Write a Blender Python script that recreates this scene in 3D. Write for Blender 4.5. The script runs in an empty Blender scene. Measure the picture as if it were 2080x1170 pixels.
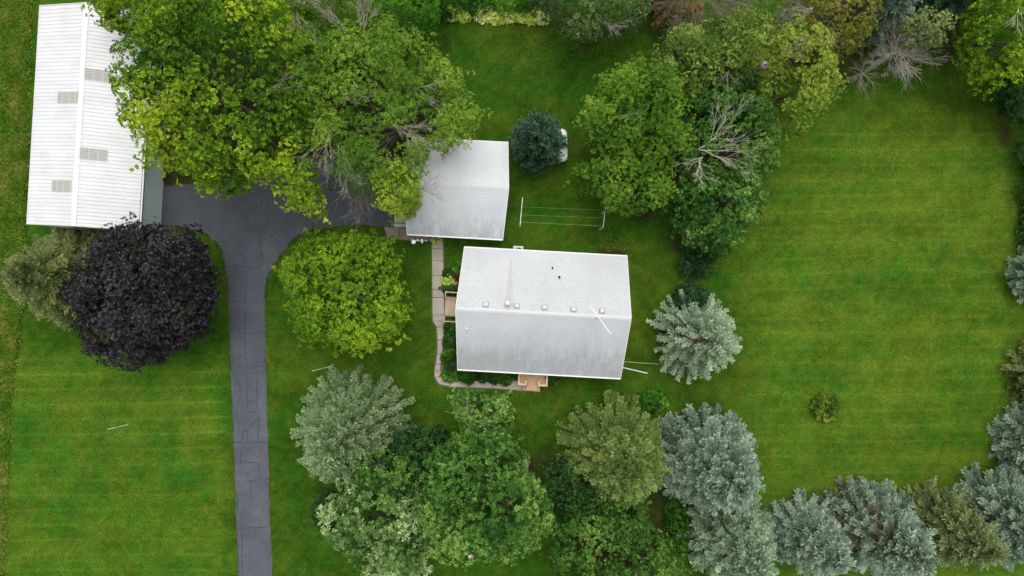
import bpy, math, random
import numpy as np
from mathutils import Vector, Matrix

# ---------------------------------------------------------------- camera, sky, sun, exposure
scene = bpy.context.scene
COL = scene.collection
H = 60.0                     # the drone hovers 60 m above the yard, looking straight down
F = 1431.0                   # focal length in photo pixels
cam_d = bpy.data.cameras.new("drone_camera")
cam = bpy.data.objects.new("drone_camera", cam_d)
COL.objects.link(cam)
cam.location = (0, 0, H)
cam.rotation_euler = (0, 0, 0)
cam_d.sensor_width = 36.0
cam_d.lens = 36.0 * F / 2080.0
cam_d.clip_end = 4000
scene.camera = cam

SUN_DIR = Vector((0.04, 0.32, 0.92)).normalized()
SUN_EL = math.asin(SUN_DIR.z)
world = bpy.data.worlds.new("World")
scene.world = world
world.use_nodes = True
wn = world.node_tree
bg = wn.nodes["Background"]
sky = wn.nodes.new("ShaderNodeTexSky")
sky.sky_type = 'NISHITA'
sky.sun_disc = False
sky.sun_elevation = SUN_EL
sky.sun_rotation = math.atan2(SUN_DIR.x, SUN_DIR.y)
sky.air_density = 1.0
sky.dust_density = 4.0
sky.ozone_density = 1.0
hs = wn.nodes.new("ShaderNodeHueSaturation")
hs.inputs['Saturation'].default_value = 0.22      # a grey, overcast sky
wn.links.new(sky.outputs[0], hs.inputs['Color'])
wn.links.new(hs.outputs[0], bg.inputs[0])
bg.inputs[1].default_value = 0.15
sun_d = bpy.data.lights.new("sun", 'SUN')
sun_d.energy = 0.60
sun_d.angle = math.radians(55)
sun_d.color = (1.0, 0.97, 0.92)
sun = bpy.data.objects.new("sun", sun_d)
COL.objects.link(sun)
sun.rotation_euler = SUN_DIR.to_track_quat('Z', 'Y').to_euler()
sun.location = (0, 0, 80)
scene.view_settings.view_transform = 'Standard'
scene.view_settings.look = 'None'
scene.view_settings.exposure = 0.52
scene.view_settings.gamma = 1.0
scene.cycles.max_bounces = 6
scene.cycles.transparent_max_bounces = 8

# ---------------------------------------------------------------- helpers
def P(px, py, z=0.0):
    k = (H - z) / F
    return Vector(((px - 1040.0) * k, (585.0 - py) * k, z))

def tag(o, label=None, cat=None, group=None, kind=None):
    if label: o["label"] = label
    if cat: o["category"] = cat
    if group: o["group"] = group
    if kind: o["kind"] = kind
    return o

def thing(name, label, cat, loc=(0, 0, 0), rotz=0.0, group=None):
    o = bpy.data.objects.new(name, None)
    o.empty_display_size = 0.5
    COL.objects.link(o)
    o.location = loc
    o.rotation_euler = (0, 0, rotz)
    return tag(o, label, cat, group)

class MB:
    def __init__(s):
        s.v = []; s.f = []; s.mi = []
    def add(s, vs, fs, mi=0):
        b = len(s.v)
        s.v += [tuple(v) for v in vs]
        s.f += [tuple(i + b for i in f) for f in fs]
        s.mi += [mi] * len(fs)
    def box(s, x0, x1, y0, y1, z0, z1, mi=0):
        s.add([(x0,y0,z0),(x1,y0,z0),(x1,y1,z0),(x0,y1,z0),(x0,y0,z1),(x1,y0,z1),(x1,y1,z1),(x0,y1,z1)],
              [(3,2,1,0),(4,5,6,7),(0,1,5,4),(1,2,6,5),(2,3,7,6),(3,0,4,7)], mi)
    def hexa(s, pts, mi=0):           # 4 bottom, 4 top
        s.add(pts, [(3,2,1,0),(4,5,6,7),(0,1,5,4),(1,2,6,5),(2,3,7,6),(3,0,4,7)], mi)
    def beam(s, a, b, w, h, mi=0):
        a = Vector(a); b = Vector(b); d = (b - a).normalized()
        up = Vector((0, 0, 1)) if abs(d.z) < 0.95 else Vector((0, 1, 0))
        sd = d.cross(up).normalized() * w / 2
        u = sd.cross(d).normalized() * h / 2
        s.hexa([a - sd - u, a + sd - u, b + sd - u, b - sd - u, a - sd + u, a + sd + u, b + sd + u, b - sd + u], mi)
    def tube(s, pts, rad, n=8, mi=0, cap=True):
        pts = [Vector(p) for p in pts]
        if not hasattr(rad, '__len__'): rad = [rad] * len(pts)
        b = len(s.v)
        for i, p in enumerate(pts):
            d = (pts[min(i + 1, len(pts) - 1)] - pts[max(i - 1, 0)])
            if d.length < 1e-9: d = Vector((0, 0, 1))
            d.normalize()
            up = Vector((0, 0, 1)) if abs(d.z) < 0.9 else Vector((1, 0, 0))
            a = d.cross(up).normalized(); c = d.cross(a)
            for k in range(n):
                t = 2 * math.pi * k / n
                s.v.append(tuple(p + (a * math.cos(t) + c * math.sin(t)) * rad[i]))
        for i in range(len(pts) - 1):
            for k in range(n):
                k2 = (k + 1) % n
                s.f.append((b + i*n + k, b + i*n + k2, b + (i+1)*n + k2, b + (i+1)*n + k)); s.mi.append(mi)
        if cap:
            s.f.append(tuple(b + k for k in range(n))); s.mi.append(mi)
            s.f.append(tuple(b + (len(pts)-1)*n + k for k in reversed(range(n)))); s.mi.append(mi)
    def lathe(s, prof, c=(0,0,0), n=16, mi=0):   # prof (r,z)
        s.tube([(c[0], c[1], c[2] + z) for r, z in prof], [max(r, 1e-4) for r, z in prof], n, mi)
    def poly(s, pts, mi=0):
        s.add(pts, [tuple(range(len(pts)))], mi)
    def build(s, name, mat, parent=None, smooth=False, bevel=0.0):
        me = bpy.data.meshes.new(name)
        me.from_pydata(s.v, [], s.f)
        for m in (mat if isinstance(mat, (list, tuple)) else [mat]): me.materials.append(m)
        me.polygons.foreach_set('material_index', s.mi)
        if smooth: me.polygons.foreach_set('use_smooth', [True] * len(s.f))
        me.update()
        o = bpy.data.objects.new(name, me)
        COL.objects.link(o)
        if parent: o.parent = parent
        if bevel:
            m = o.modifiers.new('bevel', 'BEVEL'); m.width = bevel; m.segments = 2
        return o

def np_mesh(name, verts, faces, mat, parent=None, attrs=None):
    """verts (N,3), faces (M,4)"""
    me = bpy.data.meshes.new(name)
    me.vertices.add(len(verts)); me.vertices.foreach_set('co', np.ascontiguousarray(verts, dtype=np.float32).ravel())
    m = len(faces); k = faces.shape[1]
    me.loops.add(m * k); me.loops.foreach_set('vertex_index', faces.astype(np.int32).ravel())
    me.polygons.add(m)
    me.polygons.foreach_set('loop_start', np.arange(0, m * k, k, dtype=np.int32))
    for an, av in (attrs or {}).items():
        a = me.attributes.new(an, 'FLOAT', 'POINT'); a.data.foreach_set('value', av.astype(np.float32))
    me.update(calc_edges=True)
    me.materials.append(mat)
    o = bpy.data.objects.new(name, me)
    COL.objects.link(o)
    if parent: o.parent = parent
    return o

def unit(a):
    return a / np.maximum(np.linalg.norm(a, axis=-1, keepdims=True), 1e-9)

def vnoise(x, y, seed=0, scale=1.0):
    """smooth value noise -1..1"""
    r = np.random.RandomState(seed); T = r.rand(256, 256)
    x = np.asarray(x) / scale + 1000.37; y = np.asarray(y) / scale + 1000.73
    xi = np.floor(x).astype(int); yi = np.floor(y).astype(int); fx = x - xi; fy = y - yi
    fx = fx*fx*(3-2*fx); fy = fy*fy*(3-2*fy)
    a = T[xi % 256, yi % 256]; b = T[(xi+1) % 256, yi % 256]; c = T[xi % 256, (yi+1) % 256]; d = T[(xi+1) % 256, (yi+1) % 256]
    return 2 * ((a*(1-fx)+b*fx)*(1-fy) + (c*(1-fx)+d*fx)*fy) - 1

# ---------------------------------------------------------------- materials
class NT:
    def __init__(s, name):
        s.m = bpy.data.materials.new(name); s.m.use_nodes = True
        s.t = s.m.node_tree; s.b = s.t.nodes['Principled BSDF']; s.out = s.t.nodes['Material Output']
    def n(s, typ, **kw):
        x = s.t.nodes.new(typ)
        for k, v in kw.items():
            if k.startswith('i_'):
                x.inputs[int(k[2:]) if k[2:].isdigit() else k[2:].replace('_', ' ')].default_value = v
            else: setattr(x, k, v)
        return x
    def l(s, a, b): s.t.links.new(a, b)
    def math(s, op, a, b=None, clamp=False):
        x = s.n('ShaderNodeMath', operation=op); x.use_clamp = clamp
        for i, q in enumerate((a, b)):
            if q is None: continue
            if isinstance(q, (int, float)): x.inputs[i].default_value = q
            else: s.l(q, x.inputs[i])
        return x.outputs[0]
    def mix(s, f, a, b, blend='MIX'):
        x = s.n('ShaderNodeMix', data_type='RGBA', blend_type=blend)
        for i, q in ((0, f), (6, a), (7, b)):
            if isinstance(q, (int, float)): x.inputs[i].default_value = q
            elif isinstance(q, tuple): x.inputs[i].default_value = (*q, 1.0) if len(q) == 3 else q
            else: s.l(q, x.inputs[i])
        return x.outputs[2]
    def ramp(s, fac, stops, interp='LINEAR'):
        r = s.n('ShaderNodeValToRGB'); r.color_ramp.interpolation = interp
        e = r.color_ramp.elements
        while len(e) < len(stops): e.new(0.5)
        for q, (p, c) in zip(e, stops):
            q.position = p; q.color = (*c, 1.0) if len(c) == 3 else c
        s.l(fac, r.inputs[0]); return r.outputs[0]
    def noise(s, co, scale, detail=4.0, rough=0.55, out=0):
        x = s.n('ShaderNodeTexNoise'); x.inputs['Scale'].default_value = scale
        x.inputs['Detail'].default_value = detail; x.inputs['Roughness'].default_value = rough
        if co is not None: s.l(co, x.inputs['Vector'])
        return x.outputs[out]
    def bump(s, h, strength=0.3, dist=0.02):
        x = s.n('ShaderNodeBump'); x.inputs['Strength'].default_value = strength; x.inputs['Distance'].default_value = dist
        s.l(h, x.inputs['Height']); s.l(x.outputs[0], s.b.inputs['Normal'])
    def co(s, kind='Object'):
        return s.n('ShaderNodeTexCoord').outputs[kind]
    def scaled(s, co, sc, rot=(0,0,0)):
        x = s.n('ShaderNodeMapping'); x.inputs['Scale'].default_value = sc; x.inputs['Rotation'].default_value = rot
        s.l(co, x.inputs['Vector']); return x.outputs[0]
    def attr(s, name):
        x = s.n('ShaderNodeAttribute'); x.attribute_name = name; return x.outputs['Fac']

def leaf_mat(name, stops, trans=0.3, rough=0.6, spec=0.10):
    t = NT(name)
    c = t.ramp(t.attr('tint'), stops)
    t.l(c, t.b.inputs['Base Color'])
    t.b.inputs['Roughness'].default_value = rough
    t.b.inputs['Specular IOR Level'].default_value = spec
    tr = t.n('ShaderNodeBsdfTranslucent'); t.l(t.mix(0.5, c, t.mix(1.0, c, (1.0, 1.08, 0.65), 'MULTIPLY')), tr.inputs[0])
    mx = t.n('ShaderNodeMixShader', i_0=trans)
    t.l(t.b.outputs[0], mx.inputs[1]); t.l(tr.outputs[0], mx.inputs[2]); t.l(mx.outputs[0], t.out.inputs['Surface'])
    return t.m

def simple(name, col, rough=0.6, metal=0.0, var=0.12, scale=6.0, bump=0.0):
    t = NT(name); co = t.co()
    n = t.noise(co, scale)
    d = tuple(c * (1 - var) for c in col); l = tuple(min(1, c * (1 + var)) for c in col)
    t.l(t.ramp(n, [(0.3, d), (0.7, l)]), t.b.inputs['Base Color'])
    t.b.inputs['Roughness'].default_value = rough; t.b.inputs['Metallic'].default_value = metal
    if bump: t.bump(t.noise(co, scale * 6), bump)
    return t.m

def hx(r, g, b, k=1.0):  
    """an sRGB 0-255 colour to linear"""
    f = lambda c: ((c / 255.0) / 12.92 if c / 255.0 <= 0.04045 else ((c / 255.0 + 0.055) / 1.055) ** 2.4)
    return (f(r) * k, f(g) * k, f(b) * k)

M = {}
M['white'] = simple('white_paint', (0.72, 0.73, 0.72), 0.45, var=0.04)
M['trim'] = simple('white_trim', (0.76, 0.76, 0.72), 0.5, var=0.04)
M['siding'] = simple('house_siding', (0.62, 0.60, 0.55), 0.7, var=0.05)
M['galv'] = simple('galvanised_metal', (0.42, 0.43, 0.44), 0.35, 0.8, var=0.15)
M['vent'] = simple('grey_vent_metal', (0.50, 0.51, 0.51), 0.5, 0.1, var=0.1)
M['ventdark'] = simple('dull_vent_metal', (0.36, 0.37, 0.37), 0.7, var=0.1)
M['black'] = simple('black_rubber', (0.02, 0.02, 0.022), 0.7)
M['glass'] = simple('dark_window_glass', (0.03, 0.04, 0.05), 0.08)
M['beige'] = simple('beige_metal', (0.60, 0.58, 0.52), 0.5, var=0.06)
M['bark'] = simple('bark', (0.10, 0.08, 0.06), 0.9, var=0.35, scale=8, bump=0.5)
M['twigbark'] = simple('grey_brown_bark', (0.15, 0.12, 0.09), 0.9, var=0.3, scale=8)
M['deadwood'] = simple('dead_wood', (0.36, 0.33, 0.26), 0.9, var=0.25, scale=3)
M['deadwood_dark'] = simple('brown_dead_twigs', (0.24, 0.20, 0.15), 0.9, var=0.3, scale=3)
M['greytwig'] = simple('pale_grey_twigs', (0.42, 0.38, 0.33), 0.9, var=0.2, scale=3)
M['palewood'] = simple('bleached_wood', (0.50, 0.48, 0.39), 0.8, var=0.2, scale=3)
M['stone'] = simple('pale_stone', (0.36, 0.33, 0.27), 0.9, var=0.25, scale=3, bump=0.5)
M['brownstone'] = simple('brown_stone_edging', (0.20, 0.17, 0.14), 0.9, var=0.25, scale=5, bump=0.5)
M['green_paint'] = simple('dark_green_paint', (0.02, 0.045, 0.035), 0.5)
M['grey_wood'] = simple('weathered_wood', (0.24, 0.19, 0.15), 0.85, var=0.2)
M['tank'] = simple('tank_paint', (0.88, 0.89, 0.88), 0.35, var=0.03)
M['wire'] = simple('clothes_line', (0.30, 0.40, 0.20), 0.6)
M['orange'] = simple('orange_wood', (0.45, 0.22, 0.06), 0.7)

def wood_mat(name, base, dark, sc=7.0, axis=0):
    t = NT(name); co = t.co()
    s = [1.0, 1.0, 1.0]; s[1 - axis] = 8.0
    n = t.noise(t.scaled(co, tuple(s)), 1.6, 5)
    c = t.ramp(n, [(0.3, dark), (0.6, base)])
    sp = t.n('ShaderNodeSeparateXYZ'); t.l(co, sp.inputs[0])
    w = t.math('FRACT', t.math('MULTIPLY', sp.outputs[1 - axis], sc))
    g = t.math('LESS_THAN', w, 0.10)
    t.l(t.mix(g, c, tuple(x * 0.35 for x in dark)), t.b.inputs['Base Color'])
    t.b.inputs['Roughness'].default_value = 0.7
    return t.m
M['deck'] = wood_mat('tan_deck_boards', (0.50, 0.40, 0.28), (0.42, 0.32, 0.21), 7.0, 1)
M['newwood'] = wood_mat('new_lumber', (0.68, 0.45, 0.25), (0.58, 0.37, 0.19), 7.0, 0)
M['lumber'] = simple('new_lumber_rail', (0.72, 0.50, 0.29), 0.6, var=0.1)
M['redwood'] = simple('redwood_rail', (0.34, 0.19, 0.13), 0.7, var=0.3)
M['tanwood'] = simple('tan_rail', (0.48, 0.38, 0.24), 0.7, var=0.2)

# lawn: mown bands, worn or mossy patches, bare soil, and painted shade off the open lawns
t = NT('lawn_turf'); co = t.co()
nf = t.noise(co, 7.0, 6, 0.85); nm = t.noise(co, 1.1, 5, 0.6); nb = t.noise(t.scaled(co, (1, 2.2, 1)), 0.22, 4)
nv = t.noise(co, 26.0, 2, 0.6)
f = t.math('ADD', t.math('MULTIPLY', nf, 0.62), t.math('MULTIPLY', nv, 0.38))
g = t.ramp(f, [(0.34, (0.014, 0.034, 0.003)), (0.47, (0.052, 0.114, 0.007)), (0.58, (0.096, 0.176, 0.015)), (0.72, (0.18, 0.26, 0.046))])
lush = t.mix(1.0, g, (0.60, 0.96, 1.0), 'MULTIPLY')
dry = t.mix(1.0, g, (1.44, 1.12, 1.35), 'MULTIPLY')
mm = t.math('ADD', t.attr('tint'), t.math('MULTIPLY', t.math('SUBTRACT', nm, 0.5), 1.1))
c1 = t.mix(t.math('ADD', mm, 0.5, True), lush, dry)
brown = t.ramp(nf, [(0.3, (0.024, 0.026, 0.010)), (0.7, (0.080, 0.072, 0.028))])
sm = t.math('ADD', t.attr('soil'), t.math('MULTIPLY', t.math('SUBTRACT', nm, 0.5), 0.9))
smr = t.n('ShaderNodeMapRange', i_1=0.30, i_2=0.75); t.l(sm, smr.inputs[0])
c2 = t.mix(smr.outputs[0], c1, brown)
mow_shade = t.math('ADD', t.attr('mow_shade'), 1.0)
cm = t.n('ShaderNodeCombineColor'); [t.l(mow_shade, cm.inputs[i]) for i in range(3)]
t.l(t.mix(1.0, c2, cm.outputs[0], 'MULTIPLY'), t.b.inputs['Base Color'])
t.b.inputs['Roughness'].default_value = 1.0; t.b.inputs['Specular IOR Level'].default_value = 0.0
t.bump(f, 0.9, 0.10)
M['lawn'] = t.m

t = NT('asphalt'); co = t.co()
n1 = t.noise(co, 0.5, 4); n2 = t.noise(co, 30.0, 3, 0.7); n3 = t.noise(t.scaled(co, (3, 0.25, 1)), 0.9, 3); n4 = t.noise(co, 3.0, 5, 0.7)
a = t.ramp(n1, [(0.3, (0.058, 0.068, 0.082)), (0.5, (0.080, 0.091, 0.106)), (0.7, (0.108, 0.120, 0.134))])
a = t.mix(t.math('MULTIPLY', n3, 0.55), a, (0.052, 0.060, 0.078))
a = t.mix(1.0, a, t.ramp(n2, [(0.3, (0.75, 0.75, 0.75)), (0.7, (1.2, 1.2, 1.2))]), 'MULTIPLY')
a = t.mix(1.0, a, t.ramp(n4, [(0.3, (0.82, 0.82, 0.82)), (0.7, (1.16, 1.16, 1.16))]), 'MULTIPLY')
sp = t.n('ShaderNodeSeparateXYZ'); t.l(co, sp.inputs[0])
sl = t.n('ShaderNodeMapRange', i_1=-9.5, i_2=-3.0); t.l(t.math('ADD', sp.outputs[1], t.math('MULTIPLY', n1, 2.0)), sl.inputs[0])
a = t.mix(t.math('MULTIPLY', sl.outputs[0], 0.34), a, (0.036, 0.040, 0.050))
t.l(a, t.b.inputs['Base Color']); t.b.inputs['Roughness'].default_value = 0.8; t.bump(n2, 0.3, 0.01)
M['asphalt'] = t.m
M['sealant'] = simple('crack_sealant', (0.030, 0.033, 0.039), 0.6)
M['edge_soil'] = simple('edge_soil', (0.105, 0.085, 0.045), 0.95, var=0.5, scale=5)

def concrete(name, a, b):
    t = NT(name); co = t.co(); n = t.noise(co, 0.8, 5); n2 = t.noise(co, 14, 4, 0.7)
    c = t.ramp(n, [(0.3, a), (0.7, b)])
    c = t.mix(1.0, c, t.ramp(n2, [(0.3, (0.85,)*3), (0.7, (1.12,)*3)]), 'MULTIPLY')
    t.l(c, t.b.inputs['Base Color']); t.b.inputs['Roughness'].default_value = 0.85; t.bump(n2, 0.2, 0.01)
    return t.m
M['concrete'] = concrete('path_concrete', (0.31, 0.275, 0.22), (0.42, 0.38, 0.31))
M['pinkcrete'] = concrete('reddish_concrete', (0.21, 0.165, 0.125), (0.27, 0.225, 0.175))
M['greycrete'] = concrete('grey_apron_concrete', (0.40, 0.42, 0.40), (0.48, 0.50, 0.48))

def shingle_mat(name, south=True, flue=None, k=1.0):
    t = NT(name); co = t.co(); sp = t.n('ShaderNodeSeparateXYZ'); t.l(co, sp.inputs[0])
    br = t.n('ShaderNodeTexBrick'); t.l(co, br.inputs['Vector'])
    br.inputs['Scale'].default_value = 1.0; br.inputs['Brick Width'].default_value = 0.24; br.inputs['Row Height'].default_value = 0.145
    br.inputs['Mortar Size'].default_value = 0.016; br.inputs['Mortar Smooth'].default_value = 0.3; br.inputs['Bias'].default_value = 0.0
    br.inputs['Color1'].default_value = (0.55, 0.565, 0.57, 1); br.inputs['Color2'].default_value = (0.60, 0.61, 0.615, 1)
    br.inputs['Mortar'].default_value = (0.45, 0.47, 0.48, 1)
    n1 = t.noise(co, 0.35, 4)
    c = t.mix(1.0, br.outputs[0], t.ramp(n1, [(0.3, (0.93*k, 0.93*k, 0.93*k)), (0.7, (1.05*k, 1.05*k, 1.05*k))]), 'MULTIPLY')
    # rain streaks of lichen on the south slope, starting below the ridge
    st = t.noise(t.scaled(co, (1.0, 0.05, 1.0)), 3.2, 5, 0.65)
    st2 = t.noise(t.scaled(co, (1.0, 0.12, 1.0)), 0.8, 3)
    k = t.n('ShaderNodeMapRange', i_1=0.6, i_2=-3.9, i_3=0.0, i_4=1.0); t.l(sp.outputs[1], k.inputs[0])
    sm = t.math('MULTIPLY', t.math('ADD', st, t.math('MULTIPLY', st2, 0.8)), k.outputs[0])
    c = t.mix(t.ramp(sm, [(0.30, (0,)*3), (0.62, (0.24,)*3), (0.95, (0.75,)*3)]), c, (0.27, 0.278, 0.285))
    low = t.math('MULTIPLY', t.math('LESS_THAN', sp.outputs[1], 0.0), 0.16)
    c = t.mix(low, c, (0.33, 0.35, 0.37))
    if flue:
        fx, fy = flue       # rust-brown wash running down from the flue to the eave side
        wd = t.n('ShaderNodeMapRange', i_1=fy - 0.4, i_2=fy + 3.2, i_3=0.46, i_4=0.10); t.l(sp.outputs[1], wd.inputs[0])
        dx = t.math('ABSOLUTE', t.math('SUBTRACT', sp.outputs[0], fx + 0.1))
        ins = t.math('SUBTRACT', 1.0, t.math('DIVIDE', dx, wd.outputs[0]), True)
        f2 = t.math('MULTIPLY', t.math('GREATER_THAN', sp.outputs[1], fy - 0.5), t.math('LESS_THAN', sp.outputs[1], fy + 3.4))
        c = t.mix(t.math('MULTIPLY', t.math('POWER', ins, 0.5), t.math('MULTIPLY', f2, 0.45)), c, (0.40, 0.36, 0.325))
    t.l(c, t.b.inputs['Base Color']); t.b.inputs['Roughness'].default_value = 0.9; t.b.inputs['Specular IOR Level'].default_value = 0.2
    t.bump(br.outputs['Fac'], 0.15, 0.01)
    return t.m

t = NT('barn_metal_roof'); co = t.co(); sp = t.n('ShaderNodeSeparateXYZ'); t.l(co, sp.inputs[0])
n = t.noise(t.scaled(co, (1, 1, 1)), 0.6, 4); wv = t.noise(t.scaled(co, (0.04, 2.2, 1)), 1.0, 2)
c = t.ramp(n, [(0.3, (0.60, 0.605, 0.60)), (0.7, (0.68, 0.68, 0.675))])
c = t.mix(1.0, c, t.ramp(wv, [(0.35, (0.96,)*3), (0.65, (1.02,)*3)]), 'MULTIPLY')
t.l(c, t.b.inputs['Base Color']); t.b.inputs['Roughness'].default_value = 0.45
M['barnroof'] = t.m
t = NT('fibreglass_skylight'); co = t.co(); sp = t.n('ShaderNodeSeparateXYZ'); t.l(co, sp.inputs[0])
w = t.math('SINE', t.math('MULTIPLY', sp.outputs[1], 38.0)); w2 = t.math('GREATER_THAN', t.math('SINE', t.math('MULTIPLY', sp.outputs[0], 10.0)), 0.93)
c = t.mix(t.math('MULTIPLY', t.math('ADD', w, 1.0), 0.5), (0.30, 0.29, 0.25), (0.50, 0.49, 0.44))
c = t.mix(t.math('MULTIPLY', w2, 0.5), c, (0.6, 0.6, 0.57))
t.l(c, t.b.inputs['Base Color']); t.b.inputs['Roughness'].default_value = 0.4
M['skylight'] = t.m
t = NT('barn_wall_metal'); co = t.co(); sp = t.n('ShaderNodeSeparateXYZ'); t.l(co, sp.inputs[0])
n = t.noise(co, 1.5, 4)
c = t.ramp(n, [(0.3, (0.74, 0.85, 0.88)), (0.7, (0.79, 0.90, 0.92))])
rb = t.math('LESS_THAN', t.math('FRACT', t.math('MULTIPLY', t.math('ADD', sp.outputs[0], sp.outputs[1]), 3.3)), 0.14)
c = t.mix(t.math('MULTIPLY', rb, 0.4), c, (0.45, 0.53, 0.56))
t.l(c, t.b.inputs['Base Color']); t.b.inputs['Roughness'].default_value = 0.5
M['barnwall'] = t.m

# ---------------------------------------------------------------- ground
def ground():
    xs = np.concatenate([[-1500, -700, -300, -150, -80], np.arange(-52, 52.01, 0.2), [80, 150, 300, 700, 1500]])
    ys = np.concatenate([[-1500, -700, -300, -150, -60], np.arange(-30, 30.01, 0.11), [60, 150, 300, 700, 1500]])
    X, Y = np.meshgrid(xs, ys, indexing='ij')
    nx, ny = len(xs), len(ys)
    Z = 0.03 * vnoise(X, Y, 5, 2.5) + 0.015 * vnoise(X, Y, 6, 0.7)
    Z = np.minimum(Z, 0.0) - 0.012
    PX = 1040 + X * F / H; PY = 585 - Y * F / H
    tint = 0.28 * vnoise(X, Y, 1, 4.5) + 0.34 * vnoise(X, Y, 2, 1.5) + 0.20 * vnoise(X, Y, 3, 0.55)
    # mower bands
    u = (PY + 0.012 * PX) + 5 * vnoise(X, Y, 8, 9)
    band = np.tanh(3 * np.sin(u * 2 * np.pi / 62.0)) * .8
    line = np.exp(-((np.mod(u, 31.0) - 15.5) / 2.6) ** 2)
    st = np.clip(0.75 + 0.6 * vnoise(X, Y, 9, 7), .35, 1)
    open_l = ((PX < 480) & (PY > 700)) | ((PX > 1480) & (PY > 220))
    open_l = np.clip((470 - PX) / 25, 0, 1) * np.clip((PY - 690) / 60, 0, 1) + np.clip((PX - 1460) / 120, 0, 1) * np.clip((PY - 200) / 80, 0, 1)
    amp = open_l * st
    lw = (PX < 480) * 1.0
    mow_shade = amp * (0.06 * band + (0.16 + 0.22 * lw) * line * (0.75 + 0.5 * vnoise(X, Y, 13, 3.0)))
    tint = tint + amp * (0.05 * band + 0.25 * line)
    mow_shade += -0.26 * (1 - open_l)  # off the open lawns: painted-in shade of trees and house, plus lusher turf
    mow_shade += 0.16 * vnoise(X, Y, 10, 0.35) + 0.12 * vnoise(X, Y, 12, 1.1) + 0.08 * vnoise(X * .4, Y, 14, 1.6)
    # shaded, lusher turf near the buildings and hedges; drier on the open east and west lawns
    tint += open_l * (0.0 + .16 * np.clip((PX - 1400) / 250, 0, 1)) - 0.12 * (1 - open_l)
    def blob(cx, cy, rx, ry, a):
        return a * np.exp(-(((PX - cx) / rx) ** 2 + ((PY - cy) / ry) ** 2))
    for b in [(1180,160,35,40,-.7),(1080,200,60,90,-.15),(450,800,28,35,-.8),(1110,430,45,28,-.55),(860,480,40,30,-.3),(1440,560,45,25,-.4),
              (960,100,120,40,.1),(1860,240,160,60,.15),(2040,440,35,60,.35),(1750,520,60,30,.2),(1060,230,30,30,.25),(40,870,25,90,-.3),
              (860,420,60,60,-.2),(1610,770,60,60,-.3),(1820,560,40,30,-.35),(560,1100,40,60,.15),(560,650,18,60,.35),(850,660,15,90,.4),(600,760,50,30,.2)]:
        tint += blob(*b)
    soil = 0.16 * np.clip(vnoise(X, Y, 51, 1.7) + .5 * vnoise(X, Y, 52, .6) - .35, 0, 1)
    for b in [(1120,940,65,50,.55),(1330,1000,60,80,.5),(1500,1080,120,60,.7),(960,800,40,14,.2),(1240,512,50,8,.75),(1210,490,16,10,.5),
              (1650,1000,60,25,.35),(1385,500,30,20,.5),(1345,640,22,60,.35),(930,590,22,60,.75),(930,700,22,70,.6),(1000,772,70,16,.7),(1310,420,26,30,.55),
              (905,80,15,40,.3),(1180,90,60,25,.5),(1330,60,70,30,.45),(1680,130,130,60,.7),(1940,90,45,70,.75),(2035,250,18,60,.55),(2050,330,14,160,.35),
              (350,350,40,20,.6),(420,250,200,150,1.),(760,250,170,170,1.),(290,600,110,110,.6),(700,600,90,100,.35),(1330,300,160,130,.8),(900,1020,180,110,.7),
              (1250,1110,110,70,.9),(680,1030,40,20,.8),(1470,330,100,150,.8),(2060,940,30,60,.7),(2050,560,25,20,.4),(2060,800,30,40,.6),(1790,1060,220,50,.7),
              (1075,945,12,12,.4),(835,870,35,40,.5),(780,920,60,50,.5),(1000,560,1,1,0),(160,600,60,60,.5),(1385,870,35,35,.6)]:
        soil += blob(*b)
    # path edge along the field
    mow_shade += np.clip((np.interp(PY, [0, 450, 620, 780, 900, 1170, 1600], [62, 50, 46, 24, 16, 2, -20]) - PX) / 10, 0, 1) * .55
    fe = np.interp(PY, [0, 450, 620, 780, 900, 1170, 1600], [62, 50, 46, 24, 16, 2, -20])
    d = PX - fe
    soil += np.exp(-((d - 1) / 6.0) ** 2) * np.interp(PY, [0, 120, 500, 620, 800, 950, 1170], [.35, .35, .3, .55, .35, .15, .1])
    tint += np.where((d < 0), 0.10 + 0.5 * vnoise(X, Y, 21, 1.2), 0)
    soil += np.where((d < -4), -0.02 + 0.22 * vnoise(X, Y, 22, 0.8), 0)
    fade = np.clip((51.5 - np.abs(X)) / 3, 0, 1) * np.clip((29.8 - np.abs(Y)) / 2, 0, 1)
    mow_shade = mow_shade * fade; tint = tint * fade; soil = soil * fade; Z = np.where(fade < .01, -0.012, Z)
    idx = np.arange(nx * ny).reshape(nx, ny)
    fc = np.stack([idx[:-1, :-1], idx[1:, :-1], idx[1:, 1:], idx[:-1, 1:]], -1).reshape(-1, 4)
    V = np.stack([X, Y, Z], -1).reshape(-1, 3)
    o = np_mesh('ground', V, fc, M['lawn'], None, {'tint': tint.ravel(), 'soil': soil.ravel(), 'mow_shade': mow_shade.ravel()})
    tag(o, kind='structure')
ground()

def smooth_line(pts, n=6):
    """Catmull-Rom through pixel points"""
    p = [np.array(q, float) for q in pts]; p = [2*p[0]-p[1]] + p + [2*p[-1]-p[-2]]
    out = []
    for i in range(1, len(p) - 2):
        for k in range(n):
            t = k / n
            out.append(tuple(0.5 * ((2*p[i]) + (-p[i-1]+p[i+1])*t + (2*p[i-1]-5*p[i]+4*p[i+1]-p[i+2])*t*t + (-p[i-1]+3*p[i]-3*p[i+1]+p[i+2])*t**3)))
    out.append(tuple(p[-2])); return out

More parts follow.
